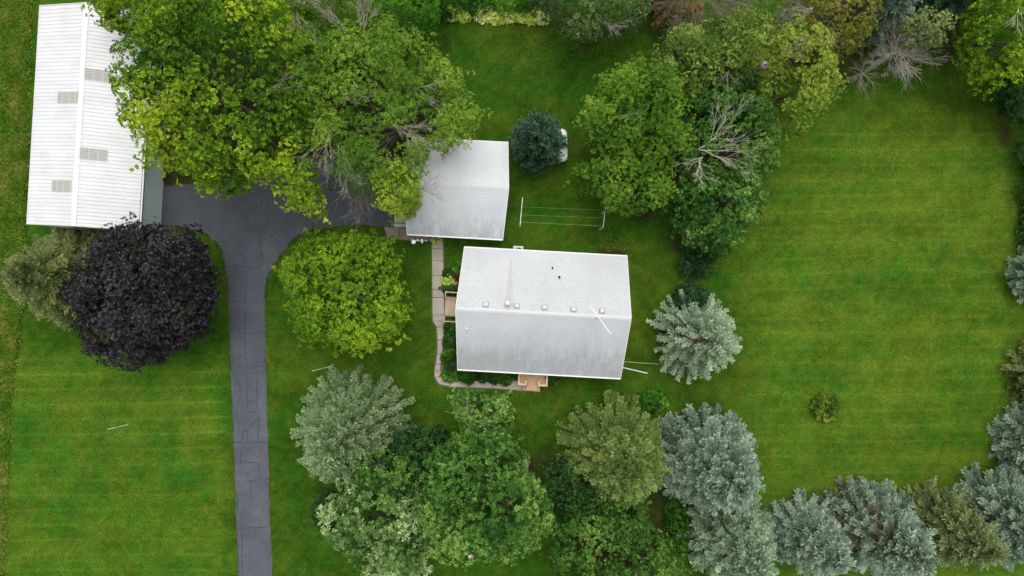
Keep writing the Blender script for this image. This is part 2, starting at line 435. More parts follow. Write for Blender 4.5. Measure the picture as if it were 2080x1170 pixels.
rnd = random.Random(4)
right_edge = smooth_line([(590,2600),(560,1330),(552,1170),(546,1000),(541,800),(538,640),(539,590),(547,555),(567,520),(595,488),(625,470),(660,461),(720,457),(780,460)], 5)
left_edge = smooth_line([(330,458),(370,462),(412,472),(440,495),(455,530),(463,600),(467,700),(470,780),(475,900),(481,1080),(485,1170),(490,1330),(512,2600)], 5)
jit = lambda L, a: [(x + rnd.uniform(-a, a), y + rnd.uniform(-a, a)) for x, y in L]
right_edge = jit(right_edge, 0.9); left_edge = jit(left_edge, 0.9)
m = MB()
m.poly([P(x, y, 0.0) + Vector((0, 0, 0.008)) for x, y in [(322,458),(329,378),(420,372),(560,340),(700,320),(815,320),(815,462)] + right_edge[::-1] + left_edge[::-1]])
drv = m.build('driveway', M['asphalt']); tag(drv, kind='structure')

def ribbon(m, px, w, z):
    for L in px:
        pts = [P(x, y, 0) for x, y in L]
        dens = [pts[0]]
        for a, b in zip(pts, pts[1:]):
            k = max(1, int((b - a).length / 0.25))
            for i in range(1, k + 1):
                dens.append(a.lerp(b, i / k) + Vector((rnd.uniform(-1, 1), rnd.uniform(-1, 1), 0)) * 0.028)
        vs = []
        for i, p in enumerate(dens):
            d = (dens[min(i+1, len(dens)-1)] - dens[max(i-1, 0)]).normalized(); s = Vector((-d.y, d.x, 0)) * w * rnd.uniform(0.35, 1.25) / 2
            vs += [p + s + Vector((0, 0, z)), p - s + Vector((0, 0, z))]
        m.add(vs, [(2*i, 2*i+1, 2*i+3, 2*i+2) for i in range(len(dens)-1)])
def q(L, ox, oy, s): return [(ox + x / s, oy + y / s) for x, y in L]
cr1 = [[(385,100),(380,155),(270,190),(225,235),(265,280),(300,340),(345,372),(370,370),(380,330),(430,315),(450,280),(455,220)],
       [(300,340),(240,410),(170,418),(115,430)],[(225,425),(185,520),(225,590),(255,650)],
       [(370,370),(355,430),(370,520),(380,570),(350,620),(350,650),(375,690),(395,600),(380,570)],[(375,385),(430,395),(500,440),(540,500)],
       [(540,220),(580,310),(605,400)],[(600,160),(595,320),(660,400)],[(90,670),(200,672),(375,690)],[(250,310),(265,370)],[(20,470),(70,460)]]
cr1b = [[(240,690),(255,800),(240,970),(240,1170)],[(375,700),(375,860)],[(100,970),(400,980)]]
cr2 = [[(260,0),(262,250),(270,400),(275,520),(280,700),(285,850)],[(150,120),(255,115)],[(190,168),(430,165)],[(150,205),(255,212)],
       [(175,390),(250,383)],[(190,470),(430,465)],[(150,320),(150,520),(180,570),(210,640),(220,760)],[(275,540),(365,530),(370,840)],[(275,780),(370,790)],
       [(230,890),(240,920),(260,885),(365,878),(385,930),(380,1150)],[(385,930),(300,1030),(235,1080),(240,1150)],[(285,1050),(285,1160)],[(160,1165),(470,1160)]]
cr3 = [[(240,10),(235,60),(212,90),(215,185),(250,165),(340,170),(372,190),(372,260)],[(290,330),(340,328),(400,310)],[(295,340),(298,480)],[(180,430),(185,600)],
       [(215,600),(222,740),(225,1170),(228,1400)],[(180,750),(280,742),(440,742)]]
m = MB()
ribbon(m, [q(L,440,380,4.18) for L in cr1], 0.13, 0.013)
ribbon(m, [q(L,440,380,4.18) for L in cr1b] + [q(L,440,640,4.5) for L in cr2] + [q(L,440,900,4.33) for L in cr3], 0.085, 0.013)
m.build('crack', M['sealant'], drv)
# crumbled soil edge along the asphalt
m = MB(); ribbon(m, [right_edge], 0.13, 0.0045); ribbon(m, [left_edge[8:]], 0.08, 0.0045)
tag(m.build('verge_soil', M['edge_soil']), kind='structure')

# garage apron and paths (slabs with open joints over soil)
def slab_sheet(name, mat, quads, z=0.03, h=0.06):
    m = MB()
    for qd in quads:
        t_ = [P(x, y, 0) for x, y in qd]; c = sum(t_, Vector()) / 4
        t_ = [c + (v - c) * (1 - 0.03 / max((v - c).length, .1)) for v in t_]
        t_ = [v + Vector((rnd.uniform(-.012, .012), rnd.uniform(-.012, .012), 0)) for v in t_]
        m.hexa([v + Vector((0, 0, z - h)) for v in t_[::-1]] + [v + Vector((0, 0, z + rnd.uniform(0, .006))) for v in t_[::-1]])
    return tag(m.build(name, mat, bevel=0.008), kind='structure')
slab_sheet('apron', M['greycrete'], [[(801,370),(840,370),(840,453),(801,453)],[(800,454),(840,454),(840,462),(800,462)]], 0.035)
slab_sheet('entry_path', M['pinkcrete'], [[(780,461),(811,463),(812,487),(787,483)],[(812,463),(840,465),(841,489),(813,487)],[(841,465),(875,468),(876,490),(842,489)],[(876,468),(900,469),(900,491),(877,490)]])
ys_ = [491,505,530,560,588,604,640,652]
qd = [[(877+(y0-491)*.01,y0),(900+(y0-491)*.02,y0),(900+(y1-491)*.02,y1),(877+(y1-491)*.01,y1)] for y0, y1 in zip(ys_, ys_[1:])]
qd += [[(879,652),(904,652),(903,665),(886,663)]]
slab_sheet('side_path', M['concrete'], qd)
pL = smooth_line([(887,664),(889,690),(888,720),(885,740),(882,755),(884,768),(892,780),(912,785),(950,787),(1000,788),(1060,793),(1097,796)], 3)
pR = smooth_line([(903,664),(901,690),(898,720),(895,740),(895,752),(897,762),(905,770),(920,772),(955,773),(1000,776),(1060,779),(1097,780)], 3)
slab_sheet('front_path', M['concrete'], [[pL[i], pR[i], pR[min(i+3,len(pR)-1)], pL[min(i+3,len(pL)-1)]] for i in range(0, len(pL)-1, 3)])
slab_sheet('porch_pad', M['concrete'], [[(985,770),(1030,772),(1030,778),(985,777)],[(1031,772),(1097,777),(1097,781),(1031,779)]], 0.025)
m = MB()
m.poly([P(x,y,0)+Vector((0,0,0.0)) for x,y in [(779,460),(902,467),(905,665),(904,700),(900,755),(915,770),(1098,779),(1098,797),(915,788),(888,782),(880,760),(886,700),(884,665),(876,650),(876,492),(786,486)]])
tag(m.build('path_bed', M['edge_soil']), kind='structure')

# ---------------------------------------------------------------- buildings
def gable_house(name, label, cat, px_center, zc, width, depth, rot, slope, prow, roofmat, wall_over, wallmat, thick=0.14, roofname='roof'):
    c = P(px_center[0], px_center[1], zc)
    root = thing(name, label, cat, (c.x, c.y, 0), rot)
    hw, hd = width / 2, depth / 2
    zr = zc + slope * hd
    over_x, over_y = wall_over
    wx, wy = hw - over_x, hd - over_y
    zw = zc + slope * over_y - thick - 0.01
    m = MB()   # walls with gables
    zt = zc + slope * hd - thick - 0.01
    v = [(-wx,-wy,-0.1),(wx,-wy,-0.1),(wx,wy,-0.1),(-wx,wy,-0.1),(-wx,-wy,zw),(wx,-wy,zw),(wx,wy,zw),(-wx,wy,zw),(-wx,0,zt),(wx,0,zt)]
    m.add(v, [(0,1,5,4),(2,3,7,6),(1,2,6,9,5),(3,0,4,8,7),(4,5,9,8),(7,8,9,6)])
    m.build('wall', wallmat, root)
    return root, hw, hd, zr, wx, wy, zw

def roof_slab(m, hw, hd, zc, zr, prow, th=0.14, mi=0):
    for s in (-1, 1):
        a, b = (-hw, s*hd, zc), (hw, s*hd, zc); c_, d = (hw+prow, 0, zr), (-hw-prow, 0, zr)
        top = [a, b, c_, d] if s < 0 else [b, a, d, c_]
        bot = [(x, y, z - th) for x, y, z in top]
        m.hexa([bot[0], bot[1], bot[2], bot[3], top[0], top[1], top[2], top[3]], mi)

ROT = math.radians(-3.15)
# house
HC = (1101.75, 635.5); HZ = 2.7; HS = 0.40; HW_, HD_ = 13.24, 9.90
hc = P(HC[0], HC[1], HZ)
def to_local(px, py, c, rot, zf):
    z = 4.0
    for _ in range(12):
        w = P(px, py, z) - Vector((c.x, c.y, 0)); w.z = 0
        l = Matrix.Rotation(-rot, 4, 'Z') @ w; z = zf(l.x, l.y)
    return l.x, l.y, z
hz = lambda x, y: HZ + HS * (HD_/2 - abs(y))
fl = to_local(1031, 615, hc, ROT, hz)
M['shingles'] = shingle_mat('house_shingles', k=.955, flue=(fl[0], fl[1]))
M['shingles2'] = shingle_mat('garage_shingles', k=1.14)
house, hw, hd, zr, wx, wy, zw = gable_house('house', 'low house with pale grey shingled gable roof, wooden deck and front stoop', 'house', HC, HZ, HW_, HD_, ROT, HS, .27, None, (0.55, 0.6), M['siding'])
m = MB(); roof_slab(m, hw, hd, HZ, zr, 0.27)
roof = m.build('roof', M['shingles'], house)
def rake_and_ridge(roof, hw, hd, zc, zr, prow):
    for s in (-1, 1):
        m = MB(); m.beam((-hw-.03, s*(hd+.055), zc-.06), (hw+.03, s*(hd+.055), zc-.06), .11, .13)
        m.build('gutter', M['trim'], roof, bevel=.01)
    for sx in (-1, 1):
        for s in (-1, 1):
            m = MB(); m.beam((sx*(hw+.015), s*hd, zc-.045), (sx*(hw+prow+.015), s*.02, zr-.045), .045, .16)
            m.build('rake_board', M['trim'], roof)
    m = MB()
    for s in (-1, 1):
        y = .15; zz = zr - (zr-zc)/hd*y
        m.hexa([(-hw-prow, 0, zr+.003), (hw+prow, 0, zr+.003), (hw+prow-.02, s*y, zz+.003), (-hw-prow+.02, s*y, zz+.003),
                (-hw-prow, 0, zr+.022), (hw+prow, 0, zr+.022), (hw+prow-.02, s*y, zz+.018), (-hw-prow+.02, s*y, zz+.018)])
    m.build('ridge_cap', M['cap'], roof)
M['cap'] = simple('ridge_shingles', (0.575, 0.585, 0.59), 0.9, var=0.05)
rake_and_ridge(roof, hw, hd, HZ, zr, 0.27)
tilt = math.atan(HS)
for px, py in [(987,619),(1050,622),(1106,625),(1165,629),(1223,632)]:
    x, y, z = to_local(px, py, hc, ROT, hz)
    m = MB(); m.box(-.25,.25,-.23,.23,-.02,.02); m.box(-.20,.20,-.19,.19,.02,.12)
    o = m.build('roof_vent', M['ventdark'], roof, bevel=.012); o.location = (x, y, z); o.rotation_euler = (-tilt, 0, 0)
    m = MB(); m.box(-.15,.15,-.14,.14,.122,.15); m.build('vent_cap', M['cap'], o, bevel=.01)
x, y, z = fl
m = MB(); m.lathe([(.16,-.1),(.11,.1),(.11,.55)], n=14); fo = m.build('flue_pipe', M['galv'], roof, True); fo.location = (x, y, z)
m = MB(); m.lathe([(.19,.55),(.20,.60),(.15,.66),(.04,.70),(.0,.705)], n=16); m.build('flue_cap', M['white'], fo, True)
x, y, z = to_local(1136, 563, hc, ROT, hz)
m = MB(); m.lathe([(.11,-.05),(.075,.06),(.075,.34),(.06,.34),(.05,.2)], n=12); o = m.build('vent_pipe', M['black'], roof, True); o.location = (x, y, z)
x, y, z = to_local(1122, 546, hc, ROT, hz)
m = MB(); m.box(-.2,.2,-.2,.2,-.01,.015); o = m.build('pipe_flashing', M['vent'], roof); o.location = (x, y, z); o.rotation_euler = (-tilt,0,0)
m = MB(); m.lathe([(.07,0),(.055,.28),(.04,.28),(.03,.1)], n=10); m.build('pipe', M['black'], o, True)
x, y, z = to_local(948, 668, hc, ROT, hz)
m = MB(); m.box(-.13,.13,-.12,.12,-.01,.03); m.lathe([(.06,0),(.05,.2)], n=10); o = m.build('pipe_flashing', M['cap'], roof); o.location = (x, y, z); o.rotation_euler = (tilt,0,0)
# windows and doors on the walls
def opening(parent, face, u, z, w, h, wx, wy, kind='window'):
    root_f = MB(); g = MB()
    fr = .07
    def bx(mb, u0, u1, z0, z1, d0, d1):
        if face == 's': mb.box(u0, u1, -wy - d1, -wy - d0, z0, z1)
        if face == 'n': mb.box(u0, u1, wy + d0, wy + d1, z0, z1)
        if face == 'w': mb.box(-wx - d1, -wx - d0, u0, u1, z0, z1)
        if face == 'e': mb.box(wx + d0, wx + d1, u0, u1, z0, z1)
    u0, u1, z0, z1 = u - w/2, u + w/2, z, z + h
    for a in ((u0-fr,u0,z0-fr,z1+fr),(u1,u1+fr,z0-fr,z1+fr),(u0,u1,z1,z1+fr),(u0,u1,z0-fr,z0)):
        bx(root_f, *a, -.02, .05)
    if kind == 'window':
        bx(root_f, u-.02, u+.02, z0, z1, .012, .035)
    f = root_f.build(kind, M['trim'], parent)
    bx(g, u0, u1, z0, z1, -.03, .012)
    g.build('pane' if kind == 'window' else 'panel', M['glass'] if kind == 'window' else M['white'], f)
for a in [('s',-4.6,1.0,1.5,1.1,'window'),('s',-2.2,1.0,1.2,1.1,'window'),('s',-.5,.35,.95,2.0,'door'),('s',2.2,1.0,1.8,1.1,'window'),('s',4.9,1.0,1.1,1.1,'window'),
          ('n',-4.4,1.1,1.0,1.0,'window'),('n',1.2,1.1,1.3,1.0,'window'),('n',4.2,1.1,1.2,1.0,'window'),('e',-1.8,1.0,1.2,1.1,'window'),('e',2.0,1.0,1.2,1.1,'window'),
          ('w',0.1,.35,.95,2.0,'door'),('w',2.6,1.0,1.2,1.1,'window'),('w',-2.6,1.0,1.4,1.1,'window')]:
    opening(house, a[0], a[1], a[2], a[3], a[4], wx, wy, a[5])

# west deck: tan floor, frames of rails at both ends
def W2L(px, py, z, c=hc, rot=ROT):
    w = P(px, py, z) - Vector((c.x, c.y, 0)); zz = w.z; w.z = 0
    l = Matrix.Rotation(-rot, 4, 'Z') @ w; return l.x, l.y
x0, y1 = W2L(905, 604, .35); _, y0 = W2L(905, 640, .35)
dk = thing('side_deck', 'tan board deck with reddish rails between the side path and the house wall', 'deck', (hc.x, hc.y, 0), ROT)
m = MB(); m.box(x0, -wx-.01, y0, y1, .26, .35); m.build('floor', M['deck'], dk)
m = MB(); m.box(x0+.05, -wx-.01, y0+.05, y1-.05, 0, .255); m.build('skirt', M['grey_wood'], dk)
for (ya, yb, zt_, mats) in ((y1+.03, y1+.46, .85, 0), (y0-.50, y0-.03, .85, 1)):
    m = MB()
    inner, outer = (ya, yb) if mats == 0 else (yb, ya)
    m.box(x0-.02, -wx-.02, inner-.05, inner+.05, zt_-.06, zt_)
    m.build('rail', M['redwood'], dk)
    m = MB(); m.box(x0-.02, -wx-.02, outer-.05, outer+.05, zt_-.062, zt_-.002)
    n_ = 3
    for k in range(n_):
        xx = x0 + .03 + k * (-wx - .12 - x0) / (n_ - 1)
        m.box(xx-.04, xx+.04, min(ya,yb)+.05, max(ya,yb)-.05, zt_-.064, zt_-.004)
    m.build('rail', M['tanwood'], dk)
    for k in range(2):
        for yy in (ya, yb):
            m = MB(); xx = x0 + .05 + k * 1.4; m.box(xx-.045, xx+.045, yy-.045, yy+.045, 0, zt_-.065); m.build('post', M['redwood'], dk)
# front stoop
sx0, sy0 = W2L(1053, 779, .45); sx1, _ = W2L(1110, 783, .45)
st_ = thing('front_stoop', 'small new wooden stoop with low rails and steps under the front eave', 'stoop', (hc.x, hc.y, 0), ROT)
m = MB(); m.box(sx0, sx1, sy0, -wy-.01, .34, .42); m.build('floor', M['newwood'], st_)
m = MB(); m.box(sx0+.06, sx1-.06, sy0+.06, -wy-.01, 0, .335); m.build('skirt', M['tanwood'], st_)
ax0, _ = W2L(1069, 785, .45); ax1, _ = W2L(1092, 785, .45)
for bxs in ([(sx0-.06, sx0+.10, sy0-.06, -wy-.02, .93, .99), (sx0+.102, ax0, sy0-.06, sy0+.10, .932, .988), (ax0-.14, ax0, sy0+.102, sy0+.42, .93, .985)],
            [(sx1-.10, sx1+.06, sy0-.06, -wy-.02, .93, .99), (ax1, sx1-.102, sy0-.06, sy0+.10, .932, .988), (ax1, ax1+.14, sy0+.102, sy0+.42, .93, .985)]):
    m = MB()
    for q_ in bxs: m.box(*q_)
    m.build('rail', M['lumber'], st_, bevel=.01)
for xx, yy in ((sx0+.02, sy0+.02), (sx1-.02, sy0+.02), (ax0-.06, sy0+.02), (ax1+.06, sy0+.02), (ax0-.06, sy0+.36), (ax1+.06, sy0+.36)):
    m = MB(); m.box(xx-.045, xx+.045, yy-.045, yy+.045, .0, .932); m.build('post', M['lumber'], st_)
for k, zz in enumerate((.30, .16)):
    m = MB(); m.box(ax0+.01, ax1-.01, sy0-.02-.28*(k+1), sy0-.02-.28*k, zz-.12, zz+.02); m.build('step', M['newwood'], st_, bevel=.008)

# antenna on the house ridge
ap = P(1217.5, 648, 6.6)
an = thing('tv_antenna', 'white rooftop television antenna with a slanted boom above the ridge', 'antenna', (ap.x, ap.y, 5.0))
m = MB(); m.tube([(0,0,-.6),(0,0,1.75)], .022, 8); m.lathe([(.10,-.45),(.04,-.3)], n=10); m.build('mast', M['galv'], an, True)
a = P(1199.5, 622, 6.6) - ap; b = P(1240.5, 678, 6.6) - ap
m = MB(); m.beam((a.x,a.y,1.6),(b.x,b.y,1.6),.055,.04); m.build('boom', M['white'], an)
d = (b - a).normalized(); n_ = Vector((-d.y, d.x, 0))
m = MB()
for k in range(13):
    f_ = k / 12; c_ = a.lerp(b, f_); L = .12 + .95 * max(0, f_ - .32) ** .8 if f_ > .3 else .13
    if 4 <= k <= 6: L = .42
    m.tube([(c_.x - n_.x*L, c_.y - n_.y*L, 1.63), (c_.x + n_.x*L, c_.y + n_.y*L, 1.63)], .006 if k > 3 else .02, 5)
m.build('elements', M['white'], an)

# garage
GC = (929.5, 383.0); GZ = 2.5; GS = .40
gc = P(GC[0], GC[1], GZ)
gar, gw, gd, gzr, gwx, gwy, gzw = gable_house('garage', 'square detached garage with pale shingled roof at the driveway end', 'garage', GC, GZ, 7.8, 7.85, ROT, GS, .28, None, (0.45, 0.45), M['siding'])
m = MB(); roof_slab(m, gw, gd, GZ, gzr, .28); groof = m.build('roof', M['shingles2'], gar)
rake_and_ridge(groof, gw, gd, GZ, gzr, .28)
m = MB(); m.box(-gwx-.04, -gwx+.02, -2.6, 2.6, .02, 2.15); gdoor = m.build('garage_door', M['white'], gar)
m = MB()
for zz in (.55, 1.08, 1.61): m.box(-gwx-.05, -gwx-.04, -2.58, 2.58, zz-.012, zz+.012)
m.build('panel_joint', M['vent'], gdoor)
opening(gar, 's', 1.5, .05, .9, 2.0, gwx, gwy, 'door'); opening(gar, 'n', 0, 1.1, 1.2, .9, gwx, gwy); opening(gar, 'e', 0.5, 1.1, 1.2, .9, gwx, gwy)

# barn
BZ = 3.5; BROT = math.radians(-3.4); BL = 17.5; BWD = 9.0; BS = .28
c0 = P((68+295)/2, 240, BZ)
barn = thing('barn', 'long white metal-roofed pole barn with translucent roof panels and pale blue walls', 'barn', (c0.x, c0.y, 0), BROT)
bw, bl = BWD/2, BL/2; bzr = BZ + BS*bw; ovx, ovy = .12, .015
bzf = lambda x, y: BZ + BS*(bw-abs(x))
ux, uy = bw-ovx, bl-ovy; zt = BZ + BS*ovx - .05; zg = bzr - .05
m = MB(); m.add([(-ux,-uy,-.1),(ux,-uy,-.1),(ux,uy,-.1),(-ux,uy,-.1),(-ux,-uy,zt),(ux,-uy,zt),(ux,uy,zt),(-ux,uy,zt),(0,-uy,zg),(0,uy,zg)],
                [(0,1,5,8,4),(2,3,7,9,6),(1,2,6,5),(3,0,4,7),(5,6,9,8),(4,8,9,7)])
m.build('wall', M['barnwall'], barn)
m = MB(); pitch = .30; n_ = int(BL/pitch)
prof = []
for k in range(n_+1):
    y = -bl + k*BL/n_
    if k > 0: prof.append((y-.07, 0)); prof.append((y-.025, .034))
    if k < n_: prof += [(y+.025, .034), (y+.07, 0)]
for s in (-1, 1):
    vs = []
    for y, dz in prof: vs += [(s*bw, y, BZ+dz), (s*.0, y, bzr+dz)]
    fs = [((2*i, 2*i+1, 2*i+3, 2*i+2) if s < 0 else (2*i+1, 2*i, 2*i+2, 2*i+3)) for i in range(len(prof)-1)]
    m.add(vs, fs)
    m.hexa([(s*bw,-bl,BZ-.06),(s*bw,bl,BZ-.06),(0,bl,bzr-.06),(0,-bl,bzr-.06),(s*bw,-bl,BZ-.02),(s*bw,bl,BZ-.02),(0,bl,bzr-.02),(0,-bl,bzr-.02)])
broof = m.build('roof', M['barnroof'], barn)
m = MB()
for s in (-1, 1):
    zz = bzr - BS*.20
    m.hexa([(0,-bl-.02,bzr+.032),(0,bl+.02,bzr+.032),(s*.2,bl+.02,zz+.032),(s*.2,-bl-.02,zz+.032),(0,-bl-.02,bzr+.055),(0,bl+.02,bzr+.055),(s*.2,bl+.02,zz+.042),(s*.2,-bl-.02,zz+.042)])
m.build('ridge_cap', M['white'], broof)
for s in (-1, 1):
    for e in (-1, 1):
        m = MB(); m.beam((s*bw, e*(bl+.015), BZ-.02), (0, e*(bl+.015), bzr-.02), .04, .16)
        m.build('rake_trim', M['trim'], broof)
m = MB(); m.beam((bw+.07,-bl,BZ-.07),(bw+.07,bl,BZ-.07),.12,.11); m.build('gutter', M['trim'], broof)
m = MB(); m.beam((-bw-.03,-bl,BZ-.05),(-bw-.03,bl,BZ-.05),.03,.10); m.build('eave_trim', M['trim'], broof)
m = MB(); m.beam((bw+.004,-bl+.05,BZ+.004),(bw+.004,bl-.05,BZ+.004),.03,.02); m.build('drip_edge', M['black'], broof)
for pa in [((118,187),(158,209)),((106,367),(145,389)),((171,142),(229,164)),((160,302),(219,325))]:
    xa, ya, _ = to_local(pa[0][0], (pa[0][1]+pa[1][1])/2, c0, BROT, bzf); xb, yb, _ = to_local(pa[1][0], (pa[0][1]+pa[1][1])/2, c0, BROT, bzf)
    yc = (ya+yb)/2; hh = .45; N_ = 9
    m = MB(); vs = []
    for i in range(N_*2+1):
        y = yc - hh + i*hh/N_; dz = .036 + (.02 if i % 2 else 0)
        vs += [(xa, y, bzf(xa,0)+dz), (xb, y, bzf(xb,0)+dz)]
    m.add(vs, [(2*i,2*i+1,2*i+3,2*i+2) for i in range(N_*2)])
    m.build('skylight_panel', M['skylight'], broof)
m = MB()
_, yd1 = W2L(328, 368, 0, c0, BROT); _, yd0 = W2L(322, 470, 0, c0, BROT)
yd0 = max(yd0, -uy+.3)
m.box(ux+.05, ux+.13, yd0, yd1, .05, 3.1); bd = m.build('sliding_door', M['barnwall'], barn)
m = MB(); m.box(ux+.01, ux+.16, yd0-.2, uy-.3, 3.12, 3.2); m.build('door_track', M['galv'], barn)
m = MB(); m.box(ux+.135, ux+.17, yd0+1.0, yd0+1.06, 1.0, 1.3); m.build('handle', M['black'], bd)
opening(barn, 's', -2.2, .05, .95, 2.05, ux, uy, 'door')
m = MB(); m.tube([(bw+.12,-bl+4.2,BZ-.1),(bw+.02,-bl+4.2,BZ-.35),(ux+.19,-bl+4.2,3.0),(ux+.19,-bl+4.2,.1)], .035, 6); m.build('downspout', M['trim'], barn)

# ---------------------------------------------------------------- yard objects
# propane tank
tc = P(1141.5, 295, .9)
tk = thing('propane_tank', 'white horizontal propane tank beside the dark round evergreen', 'propane tank', (tc.x, tc.y, 0), math.radians(2))
m = MB(); R_ = .47; prof = [(-1.38,.0),(-1.36,.14),(-1.30,.27),(-1.18,.39),(-1.02,.45),(-.9,R_),(.9,R_),(1.02,.45),(1.18,.39),(1.30,.27),(1.36,.14),(1.38,.0)]
m.tube([(0, y, .85) for y, r in prof], [max(r, .001) for y, r in prof], 20); m.build('tank', M['tank'], tk, True)
m = MB(); m.lathe([(.2,1.28),(.2,1.36),(.16,1.43),(.05,1.46)], n=14); m.build('valve_dome', M['vent'], tk, True)
for s in (-1, 1):
    m = MB(); m.box(-.28,.28,s*.75-.05,s*.75+.05,.0,.5); m.build('leg', M['galv'], tk)
    m = MB(); m.tube([(0,s*.6,1.28),(0,s*.6,1.42),(0,s*.6+.12*s,1.42),(0,s*.6+.12*s,1.28)], .015, 6); m.build('lifting_lug', M['galv'], tk)
# AC unit
ac = P(1053.5, 505.5, .8)
u_ = thing('air_conditioner', 'beige outdoor air conditioner with black fan half hidden by the back eave', 'air conditioner', (ac.x, ac.y-.12, 0), ROT)
m = MB(); m.box(-.42,.36,-.4,.36,.06,.78); m.build('cabinet', M['beige'], u_, bevel=.02)
m = MB(); m.lathe([(.30,.782),(.30,.79),(.02,.79)], c=(0,-.06,0), n=20); m.build('fan_well', M['black'], u_)
m = MB()
for k in range(4):
    t_ = k*math.pi/2+.4; m.beam((0,-.06,.80),(.27*math.cos(t_),-.06+.27*math.sin(t_),.80),.05,.01)
m.lathe([(.06,.795),(.06,.81)], c=(0,-.06,0), n=10); m.build('fan_guard', M['vent'], u_)
m = MB(); m.box(-.5,.42,-.45,.42,0,.06); m.build('pad', M['concrete'], u_)
# clothesline
def line_post(pa, pb, label, r):
    a = P(*pa, 1.9); b = P(*pb, 1.9)
    o = thing('clothesline_post', label, 'clothesline post', (a.x, a.y, 0), 0, 'clothesline posts')
    d = b - a
    m = MB(); m.tube([(0,0,1.9),(d.x,d.y,1.9)], r, 8); m.build('crossbar', M['white'], o)
    for f_ in (0.04, .97):
        g = d * f_
        m = MB(); m.tube([(g.x,g.y,-.1),(g.x,g.y,1.87)], .03, 8); m.build('upright', M['white'], o)
        m = MB(); m.lathe([(.10,-.05),(.09,.01),(.05,.03)], c=(g.x,g.y,0), n=10); m.build('footing', M['grey_wood'], o)
line_post((1061.5,401), (1056.5,457), 'left clothesline frame with thick white crossbar', .034)
line_post((1229,427), (1225,463), 'right clothesline frame with thinner white crossbar beside the green tree', .024)
for (a, b, w_) in [((1060,420),(1228,427),'northern line of the three strung between the posts'),((1058.5,436),(1227,443),'middle line of the three strung between the posts'),((1057.5,451),(1225.5,459),'southern line of the three strung between the posts, brightest')]:
    A = P(*a, 1.96); B = P(*b, 1.96); m = MB()
    pts = [A.lerp(B, i/8) - Vector((0,0,.10*(1-(2*i/8-1)**2))) for i in range(9)]
    m.tube(pts, .006 if 'southern' not in w_ else .010, 4); o = m.build('clothesline', M['wire']); tag(o, w_, 'clothesline', 'lines of the clothesline')
# mast with dishes at the garage corner
dm = P(848, 488, 3.6)
ms = thing('dish_mast', 'pole with two small white satellite dishes by the garage corner', 'satellite dish', (dm.x, dm.y, 0))
m = MB(); m.tube([(0,0,0),(0,0,3.5)], .035, 8); m.tube([(-.42,-.04,3.35),(.42,.0,3.35)], .025, 6); m.build('mast', M['galv'], ms)
def dish(loc, nrm, r):
    m = MB(); n = 18; vs = [(0,0,-.06)]; 
    for ring, (rr, zz) in enumerate(((.5,-.045),(1.0,0.0))):
        vs += [(r*rr*math.cos(2*math.pi*k/n), r*rr*math.sin(2*math.pi*k/n), zz) for k in range(n)]
    fs = [(0,1+k,1+(k+1)%n) for k in range(n)] + [(1+k,1+n+k,1+n+(k+1)%n,1+(k+1)%n) for k in range(n)]
    m.add(vs, fs); o = m.build('dish', M['white'], ms, True); o.modifiers.new('s','SOLIDIFY').thickness = .02
    o.rotation_euler = Vector(nrm).to_track_quat('Z','Y').to_euler(); o.location = loc
    m = MB(); m.tube([(0,-r*.9,0),(0,-r*.3,.3)], .015, 5); m.box(-.04,.04,-r*.3-.04,-r*.3+.04,.28,.38); m.build('receiver_arm', M['vent'], o)
dish((-.33,-.12,3.5), (-.1,.25,1), .17); dish((.36,-.05,3.45), (.95,.1,.35), .17)
m = MB(); m.lathe([(.02,3.5),(.075,3.53),(.085,3.58),(.05,3.64),(.0,3.655)], n=12); m.build('cap', M['white'], ms, True)
# pipes beside the house
for (a, b, r, mt, lb) in [((1262,734.5),(1345,740),.035,'wire','thin pale yellow-green pipe on the grass, the upper of two from the house corner'),
                          ((1262,746),(1315,758),.05,'trim','white drain pipe on the grass, the lower of two from the house corner')]:
    A = P(*a, .08); B = P(*b, .06); m = MB(); m.tube([A, A.lerp(B,.5)+Vector((0,0,.01)), B], r, 8); o = m.build('drain_pipe', M[mt]); tag(o, lb, 'pipe')
for (a, b, lb) in [((219,872),(260,862.5),'thin white pole lying alone on the open west lawn'),((634,753.5),(674,743.5),'thin white pole lying beside the sage-coloured spruce near the driveway')]:
    A = P(*a, .12); B = P(*b, .12); o = thing('marker_pole', lb, 'pole', A.lerp(B,.5))
    m = MB(); hA = (A-B)/2; m.tube([hA, -hA], .017, 6); m.build('pole', M['white'], o)
    m = MB(); m.tube([hA*.15, hA*-.2], .03, 8); m.build('sleeve', M['galv'], o)
# bench
bp = P(688, 1095, .4)
bn = thing('garden_bench', 'narrow dark green garden bench on the grass under the silver-leaved tree', 'bench', (bp.x, bp.y, 0), math.radians(1))
m = MB()
for k in range(3): m.box(-.12+.12*k, -.02+.12*k, -.55, .5, .40, .43)
m.build('seat', M['green_paint'], bn)
m = MB(); m.box(-.17,-.14,-.6,.5,.5,.62); m.box(-.17,-.14,-.6,.5,.68,.80); m.build('backrest', M['galv'], bn)
for y_ in (-.5, .42):
    for x_ in (-.14, .2):
        m = MB(); m.box(x_-.025,x_+.025,y_-.025,y_+.025,0,.5 if x_ > 0 else .8); m.build('leg', M['green_paint'], bn)
m = MB(); m.box(.02,.10,-.52,-.28,.435,.50); m.build('armrest', M['white'], bn)
